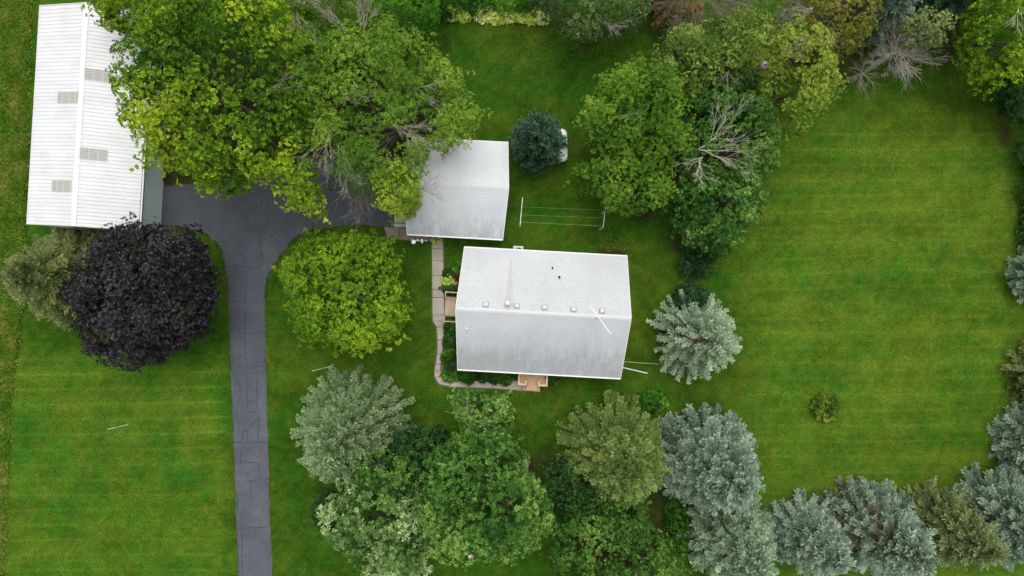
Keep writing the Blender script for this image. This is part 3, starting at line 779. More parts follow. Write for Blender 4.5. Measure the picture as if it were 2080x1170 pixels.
# bird feeder
fp = P(956.5, 1132, 2.4)
bf = thing('bird_feeder', 'small wooden bird feeder with a cream roof poking out of the leaves', 'bird feeder', (fp.x, fp.y, 0), .4)
m = MB(); m.tube([(0,0,0),(0,0,2.0)], .03, 6); m.build('pole', M['galv'], bf)
m = MB(); m.box(-.14,.14,-.11,.11,2.0,2.25); m.build('box', M['orange'], bf)
m = MB(); m.hexa([(-.2,-.02,2.37),(.2,-.02,2.37),(.2,.18,2.24),(-.2,.18,2.24),(-.2,-.02,2.40),(.2,-.02,2.40),(.2,.18,2.27),(-.2,.18,2.27)]); m.build('roof', M['trim'], bf)
m = MB(); m.hexa([(-.2,-.18,2.24),(.2,-.18,2.24),(.2,-.025,2.36),(-.2,-.025,2.36),(-.2,-.18,2.27),(.2,-.18,2.27),(.2,-.025,2.39),(-.2,-.025,2.39)]); m.build('roof', M['orange'], bf)
# round topped pole among the olive trees
pp = P(1555, 130, 8.6)
ty = thing('yard_pole', 'wooden pole with round brown cap and white knob rising among the olive trees', 'pole', (pp.x, pp.y, 0))
m = MB(); m.tube([(0,0,-.2),(0,0,8.4)], [.16,.12], 10); m.build('pole', M['grey_wood'], ty)
m = MB(); m.lathe([(.29,8.3),(.30,8.45),(.26,8.55),(.1,8.6)], n=16); m.build('cap', M['grey_wood'], ty, True)
m = MB(); m.lathe([(.06,8.6),(.07,8.66),(.0,8.70)], c=(-.05,.03,0), n=10); m.build('knob', M['white'], ty, True)
# boulders
def rock(px, py, s, label, mat='stone', seed=0):
    r = random.Random(seed); p = P(px, py, .1)
    import bmesh
    bm = bmesh.new(); bmesh.ops.create_icosphere(bm, subdivisions=3, radius=1)
    for v in bm.verts:
        n = v.co.normalized(); k = 1 + .18*math.sin(3*n.x+seed)*math.cos(4*n.y) + .12*math.sin(7*n.z+2*n.x+seed) + r.uniform(-.03,.03)
        v.co = Vector((n.x*s[0]*k, n.y*s[1]*k, n.z*s[2]*k))
    me = bpy.data.meshes.new('boulder'); bm.to_mesh(me); bm.free(); me.materials.append(M[mat])
    o = bpy.data.objects.new('boulder', me); COL.objects.link(o); o.location = (p.x, p.y, s[2]*.3); tag(o, label, 'rock'); return o
rock(1068, 942, (.26,.42,.22), 'pale tan boulder on bare ground between the front trees', seed=1)
rock(1068, 925, (.15,.14,.1), 'small brownish rock just above the pale boulder', 'brownstone', 2)
# flower bed edging
A = P(1329, 838, 0); B = P(1359, 819, 0)
m = MB()
for k in range(6):
    a_ = A.lerp(B, k/6+.01); b_ = A.lerp(B, (k+1)/6-.01); m.beam(a_+Vector((0,0,.08)), b_+Vector((0,0,.08+.02*(k%2))), .16, .18)
tag(m.build('bed_edging', M['brownstone'], bevel=.02), 'straight brown stone edging along the small island flower bed', 'edging')

# ---------------------------------------------------------------- vegetation
L_ = lambda r, g, b: tuple(min(.8, c) for c in hx(r, g, b, 1.50))
def ramp4(a, b, c, d): return [(0.05, a), (0.38, b), (0.68, c), (0.97, d)]
LM = {
 'maple':   leaf_mat('yellow_maple_leaves', ramp4(L_(40,68,20), L_(70,102,22), L_(112,138,30), L_(152,166,46))),
 'ash':     leaf_mat('ash_leaves', ramp4(L_(46,80,24), L_(72,106,32), L_(104,132,42), L_(142,160,60))),
 'ashlite': leaf_mat('light_ash_leaves', ramp4(L_(74,100,28), L_(104,130,36), L_(134,152,46), L_(160,172,64))),
 'purple':  leaf_mat('purple_maple_leaves', ramp4(L_(20,17,20), L_(32,28,32), L_(48,43,48), L_(80,74,80)), 0.12, 0.42, 0.30),
 'lime':    leaf_mat('lime_leaves', ramp4(L_(66,98,20), L_(96,130,28), L_(128,156,38), L_(156,174,54))),
 'maplemid':leaf_mat('green_maple_leaves', ramp4(L_(34,66,24), L_(54,92,34), L_(84,120,50), L_(128,154,76))),
 'silver':  leaf_mat('silver_leaves', ramp4(L_(50,82,34), L_(78,108,50), L_(116,140,82), L_(172,188,138))),
 'dark':    leaf_mat('dark_green_leaves', ramp4(L_(22,46,22), L_(34,64,28), L_(52,84,36), L_(78,108,52))),
 'darkpine':leaf_mat('dark_blue_green_needles', ramp4(L_(24,46,28), L_(38,66,40), L_(56,88,52), L_(78,110,70))),
 'mid':     leaf_mat('mid_green_leaves', ramp4(L_(46,80,22), L_(72,108,30), L_(102,134,40), L_(136,156,56))),
 'oak':     leaf_mat('oak_leaves', ramp4(L_(42,74,28), L_(64,100,38), L_(90,124,50), L_(120,146,66))),
 'olive':   leaf_mat('olive_leaves', ramp4(L_(62,84,34), L_(90,112,44), L_(120,138,60), L_(150,160,84))),
 'yg':      leaf_mat('yellow_green_leaves', ramp4(L_(60,84,26), L_(88,112,34), L_(118,136,48), L_(150,158,70))),
 'autumn':  leaf_mat('autumn_leaves', ramp4(L_(66,74,26), L_(92,98,34), L_(120,116,44), L_(148,132,62))),
 'russet':  leaf_mat('russet_leaves', ramp4(L_(70,64,36), L_(90,74,46), L_(112,88,60), L_(140,112,80))),
 'greyish': leaf_mat('grey_green_leaves', ramp4(L_(52,74,42), L_(74,96,54), L_(100,118,64), L_(130,138,82))),
 'hosta':   leaf_mat('hosta_leaves', ramp4(L_(110,148,50), L_(160,184,74), L_(204,214,110), L_(232,234,160)), 0.15),
 'shrubg':  leaf_mat('bright_shrub_leaves', ramp4(L_(34,74,18), L_(54,102,26), L_(82,128,36), L_(114,152,54))),
 'redleaf': leaf_mat('reddish_shrub_leaves', ramp4(L_(60,34,26), L_(92,56,36), L_(120,84,52), L_(140,110,70))),
}
def spruce_mat(name, br, dk, md, lt):
    return leaf_mat(name, [(0.0, br), (0.14, br), (0.22, dk), (0.6, md), (1.0, lt)], 0.10, 0.7, 0.12)
BR = L_(92,80,64)
SM = {
 'blue':   spruce_mat('blue_spruce_needles', L_(116,104,86), L_(68,90,72), L_(118,138,116), L_(168,182,162)),
 'silver': spruce_mat('silver_spruce_needles', L_(108,98,80), L_(84,106,80), L_(136,156,126), L_(182,194,164)),
 'sage':   spruce_mat('sage_spruce_needles', BR, L_(66,88,56), L_(108,130,88), L_(150,166,124)),
 'olive':  spruce_mat('olive_spruce_needles', BR, L_(62,82,38), L_(102,124,62), L_(144,160,92)),
 'sageolive': spruce_mat('sage_olive_spruce_needles', BR, L_(62,78,44), L_(104,118,72), L_(142,156,106)),
 'norway': spruce_mat('norway_spruce_needles', L_(84,78,50), L_(68,82,46), L_(106,118,68), L_(144,152,100)),
 'pine':   spruce_mat('dark_fir_needles', L_(40,52,38), L_(32,54,38), L_(58,86,62), L_(90,118,92)),
}

def leaves(name, base, axis, nrm, L, W, tint, mat, parent):
    n = len(base)
    side = unit(np.cross(axis, nrm)); nrm = np.cross(side, axis)
    V = np.empty((n, 4, 3), np.float32)
    V[:, 0] = base
    V[:, 1] = base + axis * (L * .45)[:, None] + side * (W / 2)[:, None] + nrm * (W * .12)[:, None]
    V[:, 2] = base + axis * L[:, None] - nrm * (L * .10)[:, None]
    V[:, 3] = base + axis * (L * .45)[:, None] - side * (W / 2)[:, None] + nrm * (W * .12)[:, None]
    Fc = np.arange(n * 4).reshape(n, 4)
    return np_mesh(name, V.reshape(-1, 3), Fc, mat, parent, {'tint': np.repeat(np.clip(tint, 0.0, 1.0), 4)})

def rdirs(R, n):
    return unit(R.normal(size=(n, 3)))

def limbs_mesh(parent, R, root, targets, r0, zsplit, mat='bark'):
    """tapered trunk with limbs that reach towards clump positions"""
    m = MB()
    n = 5
    top = np.array([0, 0, zsplit * 1.5]) + np.array([R.uniform(-.3, .3), R.uniform(-.3, .3), 0])
    pts = [Vector((0, 0, -.2)), Vector((R.uniform(-.1, .1), R.uniform(-.1, .1), zsplit * .5)), Vector((R.uniform(-.15, .15), R.uniform(-.15, .15), zsplit)), Vector(top)]
    m.tube(pts, [r0 * 1.25, r0, r0 * .85, r0 * .35], 8)
    for tgt in targets:
        tgt = Vector(tgt); a = pts[1].lerp(pts[3], R.uniform(.2, .95))
        mid = a.lerp(tgt, .5) + Vector((R.uniform(-.4, .4), R.uniform(-.4, .4), -.08 * (tgt - a).length))
        m.tube([a, a.lerp(mid, .5) + Vector((0, 0, .1)), mid, tgt], [r0 * .38, r0 * .28, r0 * .18, r0 * .05], 5, cap=False)
    m.build('trunk', M[mat], parent, True)

def crown_points(R, ang, rad, n, spacing, umax=1.0):
    """rejection-sample a star outline with a minimum spacing"""
    out = np.empty((0, 2)); rm = rad.max(); tries = 0
    while len(out) < n and tries < n * 14:
        k = 64; tries += k
        p = R.uniform(-rm, rm, (k, 2)); r = np.hypot(*p.T); th = np.arctan2(p[:, 1], p[:, 0])
        ok = r < np.interp(th, ang, rad) * umax
        for c in p[ok]:
            if len(out) == 0 or ((out - c) ** 2).sum(1).min() > spacing ** 2:
                out = np.vstack([out, c])
                if len(out) >= n: break
    return out

def broadleaf(name, label, cat, poly, zt, mat, seed, zw=None, zb=None, group=None, center=None, rc=0.75, L=0.17, W=0.11, k=5, dens=1.0,
              lobes=5, lobeamp=0.22, droop=0.25, tintlow=0.30, tint0=0.5, flat=0.72, hole=0.10, wood='bark', second=1.0, rag=0.55, gapw=0.5, leafcat='crown', dead=None, deadmat='deadwood', parent_thing=None, sub=1):
    R = np.random.RandomState(seed)
    zw = zw if zw is not None else zt * .5
    zb = zb if zb is not None else zt * .22
    W_ = [P(x, y, zw) for x, y in poly]
    if center is None:
        c = sum(W_, Vector()) / len(W_)
    else: c = P(center[0], center[1], zw)
    pts = np.array([(w.x - c.x, w.y - c.y) for w in W_])
    th = np.arctan2(pts[:, 1], pts[:, 0]); rr = np.hypot(*pts.T)
    # densify the outline
    dth, drr = [], []
    for i in range(len(pts)):
        a, b = pts[i], pts[(i + 1) % len(pts)]
        for s in np.linspace(0, 1, 12, endpoint=False):
            q_ = a * (1 - s) + b * s; dth.append(math.atan2(q_[1], q_[0])); drr.append(math.hypot(*q_))
    dth, drr = np.array(dth), np.array(drr); o = np.argsort(dth); dth, drr = dth[o], drr[o]
    ang = np.linspace(-np.pi, np.pi, 73)
    rad = np.interp(ang, np.r_[dth - 2*np.pi, dth, dth + 2*np.pi], np.r_[drr, drr, drr])
    root = thing(name, label, cat, (c.x, c.y, 0), 0, group)
    area = .5 * np.mean(rad ** 2) * 2 * np.pi
    rmean = math.sqrt(area / np.pi)
    rc = min(rc, rmean * .5)
    # big lobes raise parts of the dome
    nl_ = max(lobes, int(area / 9.0)); lsp = math.sqrt(area / nl_); lob = crown_points(R, ang, rad * .92, nl_, lsp * .72)
    lr = lsp * .85
    def dome(xy, u):
        base = zw + (zt - zw) * np.sqrt(np.clip(1 - u ** 2.1, 0, 1))
        if len(lob):
            dd = np.sort(np.sqrt(((xy[:, None, :] - lob[None]) ** 2).sum(-1)), 1)
            d1 = dd[:, 0]; d2 = dd[:, 1] if dd.shape[1] > 1 else d1 + 9
            amp = (zt - zb) * lobeamp
            base = base + amp * (np.sqrt(np.clip(1.15 - (d1 / (lr * 1.1)) ** 2, 0, 2)) - .8) - amp * 1.3 * np.exp(-((d2 - d1) / (.30 * lr)) ** 2) * lobz[0]
        return base
    lobz = [1.0]
    n1 = int(area / (rc ** 2 * 1.05))
    xy = crown_points(R, ang, rad, n1, rc * .78)
    r = np.hypot(*xy.T); Rt = np.interp(np.arctan2(xy[:, 1], xy[:, 0]), ang, rad)
    u = r / Rt
    shr = 1 - np.clip(rc * .8 / Rt, 0, .5) * np.clip((u - .5) / .5, 0, 1) * (1 - rag * R.uniform(-1, 1, len(u)))
    xy = xy * shr[:, None]
    z = dome(xy, u) + R.normal(0, .28 * rc, len(u))
    if len(lob) > 1:
        dd = np.sort(np.sqrt(((xy[:, None, :] - lob[None]) ** 2).sum(-1)), 1); gap = np.exp(-((dd[:, 1] - dd[:, 0]) / (.22 * lr)) ** 2)
    else: gap = 0 * u
    keep = R.rand(len(u)) > hole + gapw * gap
    C1 = np.c_[xy, z][keep]; u1 = u[keep]
    # deeper layer
    n2 = int(len(C1) * second)
    i2 = R.randint(0, len(xy), n2); CA = np.c_[xy, z]
    C2 = CA[i2] + np.c_[R.normal(0, rc, (n2, 2)) * .8, -R.uniform(1.0, 2.6, n2) * rc * 1.0]
    rr2 = np.hypot(*C2[:, :2].T); RR2 = np.interp(np.arctan2(C2[:, 1], C2[:, 0]), ang, rad); f2 = np.minimum(1, (RR2 - rc * .5) / np.maximum(rr2, .01)); C2[:, :2] *= np.clip(f2, .2, 1)[:, None]
    # ragged sprays that poke out past the outline
    nE = int(2 * np.pi * rmean / rc * 1.3); tE = R.uniform(-np.pi, np.pi, nE)
    rE = np.interp(tE, ang, rad) * R.uniform(.86, 1.06 + .14 * rag, nE); CE = np.c_[rE * np.cos(tE), rE * np.sin(tE), zw + (zt - zw) * R.uniform(-.25, .35, nE)]
    # skirt and underside
    n3 = int(2 * np.pi * rmean * max(.6, zw - zb) / (rc ** 2 * 1.6)) + 3
    t3 = R.uniform(-np.pi, np.pi, n3); z3 = R.uniform(zb, zw, n3); q3 = (z3 - zb) / max(.1, zw - zb)
    r3 = np.interp(t3, ang, rad) * (.55 + .42 * np.sqrt(q3)) - rc * .6
    r3 = np.maximum(r3, .1)
    C3 = np.c_[r3 * np.cos(t3), r3 * np.sin(t3), z3]
    C = np.vstack([C1, CE, C2, C3]); C[:, 2] = np.maximum(C[:, 2], zb + rc * .2)
    lay = np.r_[np.zeros(len(C1) + len(CE)), np.ones(len(C2)), np.ones(len(C3))]
    nC = len(C)
    rcs = rc * R.uniform(.55, 1.22, nC); rcs[len(C1):len(C1)+len(CE)] *= .55
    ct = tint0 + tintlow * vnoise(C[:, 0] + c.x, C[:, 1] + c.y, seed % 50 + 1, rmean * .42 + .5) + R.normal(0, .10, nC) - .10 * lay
    # clump -> sprays -> leaves
    per = np.maximum(4, (dens * 21 * (rcs / .75) ** 2 * np.where(lay > 0, .60, 1.0) * (.17 / L) ** 1.3 * (5 / k) ** .6).astype(int))
    ci = np.repeat(np.arange(nC), per); ns = len(ci)
    out = C.copy(); out[:, 2] -= (zw * .6 + zb * .4); out = unit(out)
    d = rdirs(R, ns)
    bias = unit(out[ci] * .55 + np.array([0, 0, .75]))
    fl = (d * bias).sum(1) < -0.25
    d[fl] = -d[fl]
    rad_ = rcs[ci] * R.uniform(.55, 1.08, ns)
    pos = C[ci] + d * rad_[:, None] * np.array([1, 1, flat])
    pos[:, 2] -= droop * (np.hypot(d[:, 0], d[:, 1]) ** 2) * rcs[ci] * .6
    sd = unit(d + bias * .6 + R.normal(0, .25, (ns, 3)))       # spray axis
    st = ct[ci] + R.normal(0, .09, ns)
    # leaves of each spray
    li = np.repeat(np.arange(ns), k); nl = len(li)
    a1 = unit(np.cross(sd, rdirs(R, ns))); a2 = np.cross(sd, a1)
    phi = (np.tile(np.arange(k), ns) * 2 * np.pi / k) + np.repeat(R.uniform(0, 6.28, ns), k) + R.normal(0, .3, nl)
    rd = a1[li] * np.cos(phi)[:, None] + a2[li] * np.sin(phi)[:, None]
    opn = R.uniform(.35, 1.25, nl)
    ax = unit(sd[li] * (1 / (opn + .2))[:, None] * .5 + rd + np.array([0, 0, -.25 * droop]))
    nm = unit(sd[li] + R.normal(0, .35, (nl, 3)))
    bs = pos[li] + rd * L * .12 + sd[li] * (R.uniform(-.5, .3, nl) * L)[:, None]
    big = np.where(lay[ci][li] > 0, 1.35, 1.0); Ls = L * R.uniform(.6, 1.25, nl) * big; Ws = W * 1.15 * R.uniform(.7, 1.2, nl) * big
    tt = st[li] + R.normal(0, .10, nl)
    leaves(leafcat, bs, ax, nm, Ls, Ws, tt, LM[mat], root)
    tg = C[R.choice(nC, min(nC, 5 + int(rmean * 3)), replace=False)] * np.array([.92, .92, .95])
    limbs_mesh(root, R, root, tg, .05 + zt * .018, max(.4, zb * .8), wood)
    if dead: dead_fans(root, dead, deadmat, seed)
    return root

def fan(m, R, p, d, length, r, depth, spread=.55, up=0.0, kids=(2, 4), minr=.006, ratio=(.45, .75)):
    """recursive bare branch"""
    d = Vector(d).normalized(); segs = 4
    pts = [Vector(p)]; rr = [r]; dd = d.copy()
    for i in range(segs):
        dd = (dd + Vector((R.uniform(-1, 1), R.uniform(-1, 1), R.uniform(-1, 1) * .6 + up)) * .16).normalized()
        pts.append(pts[-1] + dd * (length / segs)); rr.append(max(minr, r * (1 - .75 * (i + 1) / segs)))
    m.tube(pts, rr, 5 if r > .03 else 3, cap=False)
    if depth <= 0: return
    for k in range(R.randint(kids[0], kids[1] + 1)):
        t = R.uniform(.15, 1.0); i = min(segs - 1, int(t * segs)); a = pts[i].lerp(pts[i + 1], t * segs - i)
        nd = (dd + Vector((R.uniform(-1, 1), R.uniform(-1, 1), R.uniform(-.7, .9))) * spread).normalized()
        fan(m, R, a, nd, length * R.uniform(*ratio), max(minr, r * (1 - .6 * t) * .60), depth - 1, spread, up, kids, minr, ratio)

def dead_fans(root, fans, mat, seed, name='dead_branch'):
    """fans: (px,py,z, dirx,diry (picture, y down), length m, n, depth)"""
    R = np.random.RandomState(seed + 77)
    for fx in fans:
        px, py, z, dx, dy, ln, n, dep = fx[:8]; mt = fx[8] if len(fx) > 8 else mat
        p = P(px, py, z) - Vector((root.location.x, root.location.y, 0))
        m = MB()
        for k in range(n):
            a = R.uniform(-.55, .55); d = Vector((dx, -dy, 0)).normalized()
            d = Matrix.Rotation(a, 3, 'Z') @ d; d.z = R.uniform(-.05, .35)
            fan(m, R, p + Vector((R.uniform(-.2, .2), R.uniform(-.2, .2), R.uniform(-.3, .1))), d, ln * R.uniform(.6, 1.0), .028, dep, .5)
        m.build(name, M[mt], root, True)

def bare_tree(name, label, px, py, h, spread, mat, seed, cat='tree', n=11, depth=3, lean=(0, 0), group=None):
    R = np.random.RandomState(seed); p = P(px, py, 0)
    root = thing(name, label, cat, (p.x, p.y, 0), 0, group)
    m = MB(); top = Vector((lean[0] * .5, lean[1] * .5, h * .45))
    m.tube([(0, 0, -.2), top * .5, top], [.16, .12, .08], 8, cap=False); m.build('trunk', M[mat], root, True)
    m = MB()
    for k in range(n):
        t = 2 * math.pi * (k + R.uniform(-.3, .3)) / n; e = R.uniform(.0, 1.3) ** 1.3
        a = top * R.uniform(.45, 1.0)
        fan(m, R, a, (math.cos(t) + lean[0] * .2, math.sin(t) + lean[1] * .2, e), spread * R.uniform(.5, .95), .032, depth, .62, .0, (4, 6), .0045, (.5, .8))
    m.build('branches', M[mat], root, True)
    return root

def spruce(name, label, tip, h, r, mat, seed, group=None, brown=.35, cardL=.19, cardW=.07, dens=1.0, zlow=.5, sq=.85, droop=.10, fat=1.0, tint0=.62, z0b=None, gapp=0.06, sidebrown=None, pitch=.40, sp=.27, sidel=.40, bsp=.78):
    """tip = picture position of the leader"""
    R = np.random.RandomState(seed); pt = P(tip[0], tip[1], h)
    root = thing(name, label, 'spruce', (pt.x, pt.y, 0), 0, group)
    S, D, Ln, Br, Tn, Wd = [], [], [], [], [], []
    z = zlow; ph = R.rand() * 6
    bm_ = MB()
    lay = 0
    while z < h - .15:
        t = (z - zlow) / (h - zlow)
        Rz = r * min(1.0, (1.02 - t) ** sq) * (.88 + .12 * min(1, t / .12))
        nb = max(5, int(2 * math.pi * max(Rz * .8, .35) / bsp))
        for b in range(nb):
            if R.rand() < gapp: continue
            th = ph + 2 * math.pi * (b + R.uniform(-.28, .28)) / nb
            Lb = Rz * R.uniform(.74, 1.16) + .10 + (.35 if R.rand() < .10 else 0)
            el = -.12 + .95 * t ** 1.5 + R.uniform(-.08, .08)
            dx, dy = math.cos(th), math.sin(th)
            zz = z + R.uniform(-.15, .15)
            f = lambda s: np.array([dx * s, dy * s, zz + math.tan(el) * s - droop * s * s / max(Rz, .8) + .16 * s * (s / Lb) ** 3, ])
            btint = tint0 + R.normal(0, .13)
            brn = brown * R.uniform(.5, 1.3) * (1 - .85 * t ** 2)
            if sidebrown is not None:
                dd_ = abs((th - sidebrown[0] + math.pi) % (2 * math.pi) - math.pi)
                if dd_ < sidebrown[1]: brn += .55; 
            s0 = Lb * (.22 if t < .8 else .02)
            bm_.tube([f(0), f(s0), f(Lb * .8)], [.03, .022, .008], 3, cap=False)
            nseg = max(2, int((Lb - s0) / sp) + 1); ss = np.linspace(s0, Lb, nseg + 1)
            for i in range(nseg):
                a, c = f(ss[i]), f(ss[i + 1]); q0 = ss[i] / Lb
                isb = R.rand() < np.clip((brn - q0) * 2.2, 0, .9)
                S.append(a); D.append((c - a)); Ln.append(np.linalg.norm(c - a)); Tn.append((.05 if isb else btint + .28 * (q0 - .6))); Wd.append(1.0 if not isb else .6)
                if q0 > .18 or t > .7:
                    for sg in (-1, 1):
                        an = th + sg * R.uniform(.42, .80); l2 = (.22 + .42 * (Lb - ss[i]) * .8) * R.uniform(.75, 1.2); l2 = min(l2, sidel)
                        dv = np.array([math.cos(an), math.sin(an), R.uniform(-.18, .12) + math.tan(el) * .4]) * l2
                        isb2 = R.rand() < np.clip((brn - q0) * 2.0, 0, .85)
                        S.append(a); D.append(dv); Ln.append(l2); Tn.append(.06 if isb2 else btint + .28 * (q0 - .6) + R.normal(0, .06)); Wd.append(.85 if not isb2 else .5)
        ph += 1.1; z += pitch * (1.0 - .30 * t); lay += 1
    S, D, Ln, Tn, Wd = map(np.array, (S, D, Ln, Tn, Wd))
    n = np.maximum(3, (Ln * 62 * dens * Wd).astype(int)); ii = np.repeat(np.arange(len(S)), n); N = len(ii)
    s = R.rand(N); Du = unit(D)
    pr = unit(np.cross(Du[ii], rdirs(R, N)))
    base = S[ii] + D[ii] * s[:, None] + pr * (.02 * fat * (1.2 - s))[:, None]
    ax = unit(Du[ii] * .85 + pr * R.uniform(.30, .85, N)[:, None] * fat + np.array([0, 0, .15]))
    nm = unit(pr + rdirs(R, N) * .5 + np.array([0, 0, .4]))
    L = cardL * .85 * R.uniform(.65, 1.2, N) * fat; W = cardW * R.uniform(.7, 1.2, N)
    # brighter fresh growth towards the end of each twig
    tt = Tn[ii]; tt = np.where(tt < .12, tt + R.uniform(-.02, .03, N), np.clip(tt + .10 * (s - .5) + R.normal(0, .08, N), .2, 1))
    leaves('crown', base, ax, nm, L, W, tt, SM[mat], root)
    bm_.tube([(0, 0, -.2), (0, 0, h * .5), (0, 0, h - .1)], [.05 + h * .016, .03 + h * .008, .015], 8)
    bm_.build('trunk', M['twigbark'], root)
    return root

def bush(name, label, px, py, rpx, h, mat, seed, cat='bush', ry=None, group=None, **kw):
    n = 14; R = random.Random(seed); ry = ry or rpx
    poly = [(px + rpx * R.uniform(.88, 1.1) * math.cos(2*math.pi*i/n), py + ry * R.uniform(.88, 1.1) * math.sin(2*math.pi*i/n)) for i in range(n)]
    a = dict(rc=.32, L=.12, W=.075, k=5, lobes=3, zb=.1, zw=h*.35, wood='bark', leafcat='foliage', second=.7, dens=1.5); a.update(kw)
    return broadleaf(name, label, cat, poly, h, mat, seed, group=group, **a)

# --- big trees, upper left
broadleaf('maple_tree', 'huge yellow-green maple overhanging the barn roof and the driveway', 'tree',
  [(285,75),(335,30),(420,-60),(540,-70),(610,-10),(635,100),(630,240),(655,330),(640,370),(655,432),(608,440),(565,385),(515,365),(470,405),(420,395),(385,350),(325,345),(300,300),(272,240),(252,165),(272,115)],
  15, 'maple', 11, gapw=.4, second=1.5, zw=9, zb=5.5, center=(450,185), rc=.80, L=.155, W=.115, k=7, lobes=9, tintlow=.38, hole=.08, dens=1.05, tint0=.54,
  dead=[(540,190,12.5,1,-.4,2.2,2,2)])
broadleaf('maple_tree', 'smaller yellow-green maple crown over the far end of the barn ridge', 'tree',
  [(185,15),(208,50),(240,62),(275,45),(330,55),(380,20),(390,-60),(300,-110),(190,-80)], 11, 'maple', 12, zw=8, zb=3.6, rc=.6, L=.15, W=.11, k=7, tint0=.62, lobes=4)
broadleaf('ash_tree', 'broad feathery green ash with grey dead twigs reaching over the garage roof', 'tree',
  [(600,80),(650,60),(720,70),(780,50),(840,65),(890,110),(930,150),(960,190),(968,240),(955,290),(915,300),(885,290),(855,330),(845,375),(800,395),(765,400),(735,390),(700,395),(680,350),(640,290),(618,220),(600,150)],
  14, 'ash', 13, gapw=.4, second=1.5, zw=8, zb=3.5, center=(790,230), rc=.95, L=.17, W=.06, k=7, lobes=10, tintlow=.42, dens=1.15, droop=.35, hole=.14,
  dead=[(668,270,11.5,-.1,1,2.4,4,3),(690,300,11,.5,1,2.6,4,3),(735,350,7.5,-.1,1,2.2,9,4,'deadwood_dark'),(850,385,8.0,1,.2,1.6,6,3),(800,255,12.8,.6,.6,2.2,4,3),(735,55,10,.2,-1,2.4,6,3),(700,60,10,-.6,-.6,2.2,5,3),(700,195,13.2,.9,.2,2.0,3,2),(850,180,12.3,1,.5,2,4,2)])
broadleaf('ash_tree', 'small light yellow-green ash clump at the garage corner above the grey twigs', 'tree',
  [(765,350),(800,330),(840,345),(850,380),(835,415),(810,440),(780,430),(765,400)], 12.0, 'ashlite', 14, zw=9, zb=2.5, rc=.55, L=.15, W=.06, k=6, tint0=.6, lobes=3)
broadleaf('green_tree', 'bright green bushy tree at the top edge right of the grey dead twigs', 'tree',
  [(740,-50),(880,-60),(895,10),(880,40),(850,65),(800,60),(750,45)], 9, 'shrubg', 15, zw=5, zb=1.5, rc=.6, L=.15, W=.09, tint0=.42, lobes=4)
broadleaf('ash_tree', 'grey-green ash crown cut by the top edge above the big ash', 'tree',
  [(600,-60),(740,-60),(750,20),(720,45),(660,60),(615,45),(595,10)], 12, 'ash', 16, zw=7, zb=3, rc=.7, L=.16, W=.06, k=6, tint0=.42,
  dead=[(650,10,10,-.6,-.2,2.2,6,3),(600,20,10,.3,.6,2.2,4,3)])
broadleaf('maple_tree', 'dark purple-leaved maple standing between barn corner and driveway', 'tree',
  [(285,448),(340,462),(385,462),(418,500),(432,545),(440,592),(424,632),(412,680),(385,695),(360,706),(325,728),(285,752),(245,738),(205,722),(188,680),(162,632),(148,592),(170,535),(215,492),(240,460)],
  9.5, 'purple', 17, gapw=.10, rag=.15, zw=5, zb=1.5, center=(292,598), rc=.62, L=.145, W=.12, k=6, lobes=7, tintlow=.22, dens=1.2, hole=.03, lobeamp=.12, tint0=.45, second=1.4)
broadleaf('round_tree', 'rounded lime-green tree beside the driveway curve', 'tree',
  [(610,482),(680,470),(740,482),(785,470),(815,515),(812,570),(828,640),(808,692),(765,712),(725,718),(670,690),(622,700),(603,650),(585,590),(573,545)],
  7.5, 'lime', 18, gapw=.3, zw=3.5, zb=.9, center=(700,595), rc=.50, L=.17, W=.075, k=6, lobes=8, dens=1.25, droop=.5, hole=.12, lobeamp=.14, tintlow=.25)
# --- front trees
broadleaf('maple_tree', 'large fresh green maple with leaf rosettes in the middle of the front tree row', 'tree',
  [(870,925),(900,885),(925,905),(948,858),(985,872),(1015,845),(1040,890),(1062,925),(1060,965),(1105,985),(1098,1020),(1132,1050),(1105,1075),(1112,1110),(1060,1098),(1035,1135),(1000,1105),(960,1150),(925,1110),(880,1125),(880,1065),(845,1040),(868,990),(845,950)],
  12, 'maplemid', 21, gapw=.45, rag=.6, second=1.5, zw=7, zb=2.5, center=(985,1000), rc=.70, L=.20, W=.12, k=7, lobes=9, dens=1.0, tintlow=.32, hole=.08,
  dead=[(945,960,10,.2,.9,1.2,1,1,'palewood')])
broadleaf('silver_tree', 'silvery pale-leaved tree beside the garden bench at the bottom', 'tree',
  [(648,1020),(690,1000),(720,965),(765,950),(820,980),(865,1000),(885,1080),(872,1170),(815,1190),(745,1165),(700,1090),(662,1065)],
  9.5, 'silver', 22, zw=5.5, zb=1.5, center=(780,1070), rc=.6, L=.22, W=.10, k=7, lobes=6, dens=1.1, tintlow=.34, tint0=.52, hole=.14)
broadleaf('green_tree', 'bright green young tree between sage spruce and large maple', 'tree',
  [(715,920),(760,905),(800,930),(835,930),(850,980),(820,1020),(760,1030),(725,985)], 9, 'maplemid', 23, zw=5, zb=1.5, rc=.55, L=.22, W=.13, k=6, tint0=.5, lobes=4)
broadleaf('green_tree', 'dark shaded green tree behind the large maple, nearest the front lawn', 'tree',
  [(795,875),(845,868),(905,875),(915,935),(880,985),(820,980),(785,930)], 6, 'dark', 24, zw=3.5, zb=1, rc=.55, L=.20, W=.12, k=6, tint0=.55, lobes=4)
broadleaf('sapling_tree', 'airy light green sapling with pale stems just below the front path', 'tree',
  [(905,805),(930,790),(975,800),(1000,815),(1030,800),(1042,830),(1035,880),(985,905),(945,885),(935,840)], 8.0, 'maplemid', 25, zw=5, zb=2.5, rc=.34, L=.15, W=.09, k=6, dens=.8, second=.4, hole=.38, tint0=.72, rag=.9, lobes=3,
  dead=[(955,870,6,-.3,-1,1.6,3,2,'palewood'),(975,865,6.4,.6,-.4,1.2,5,2)])
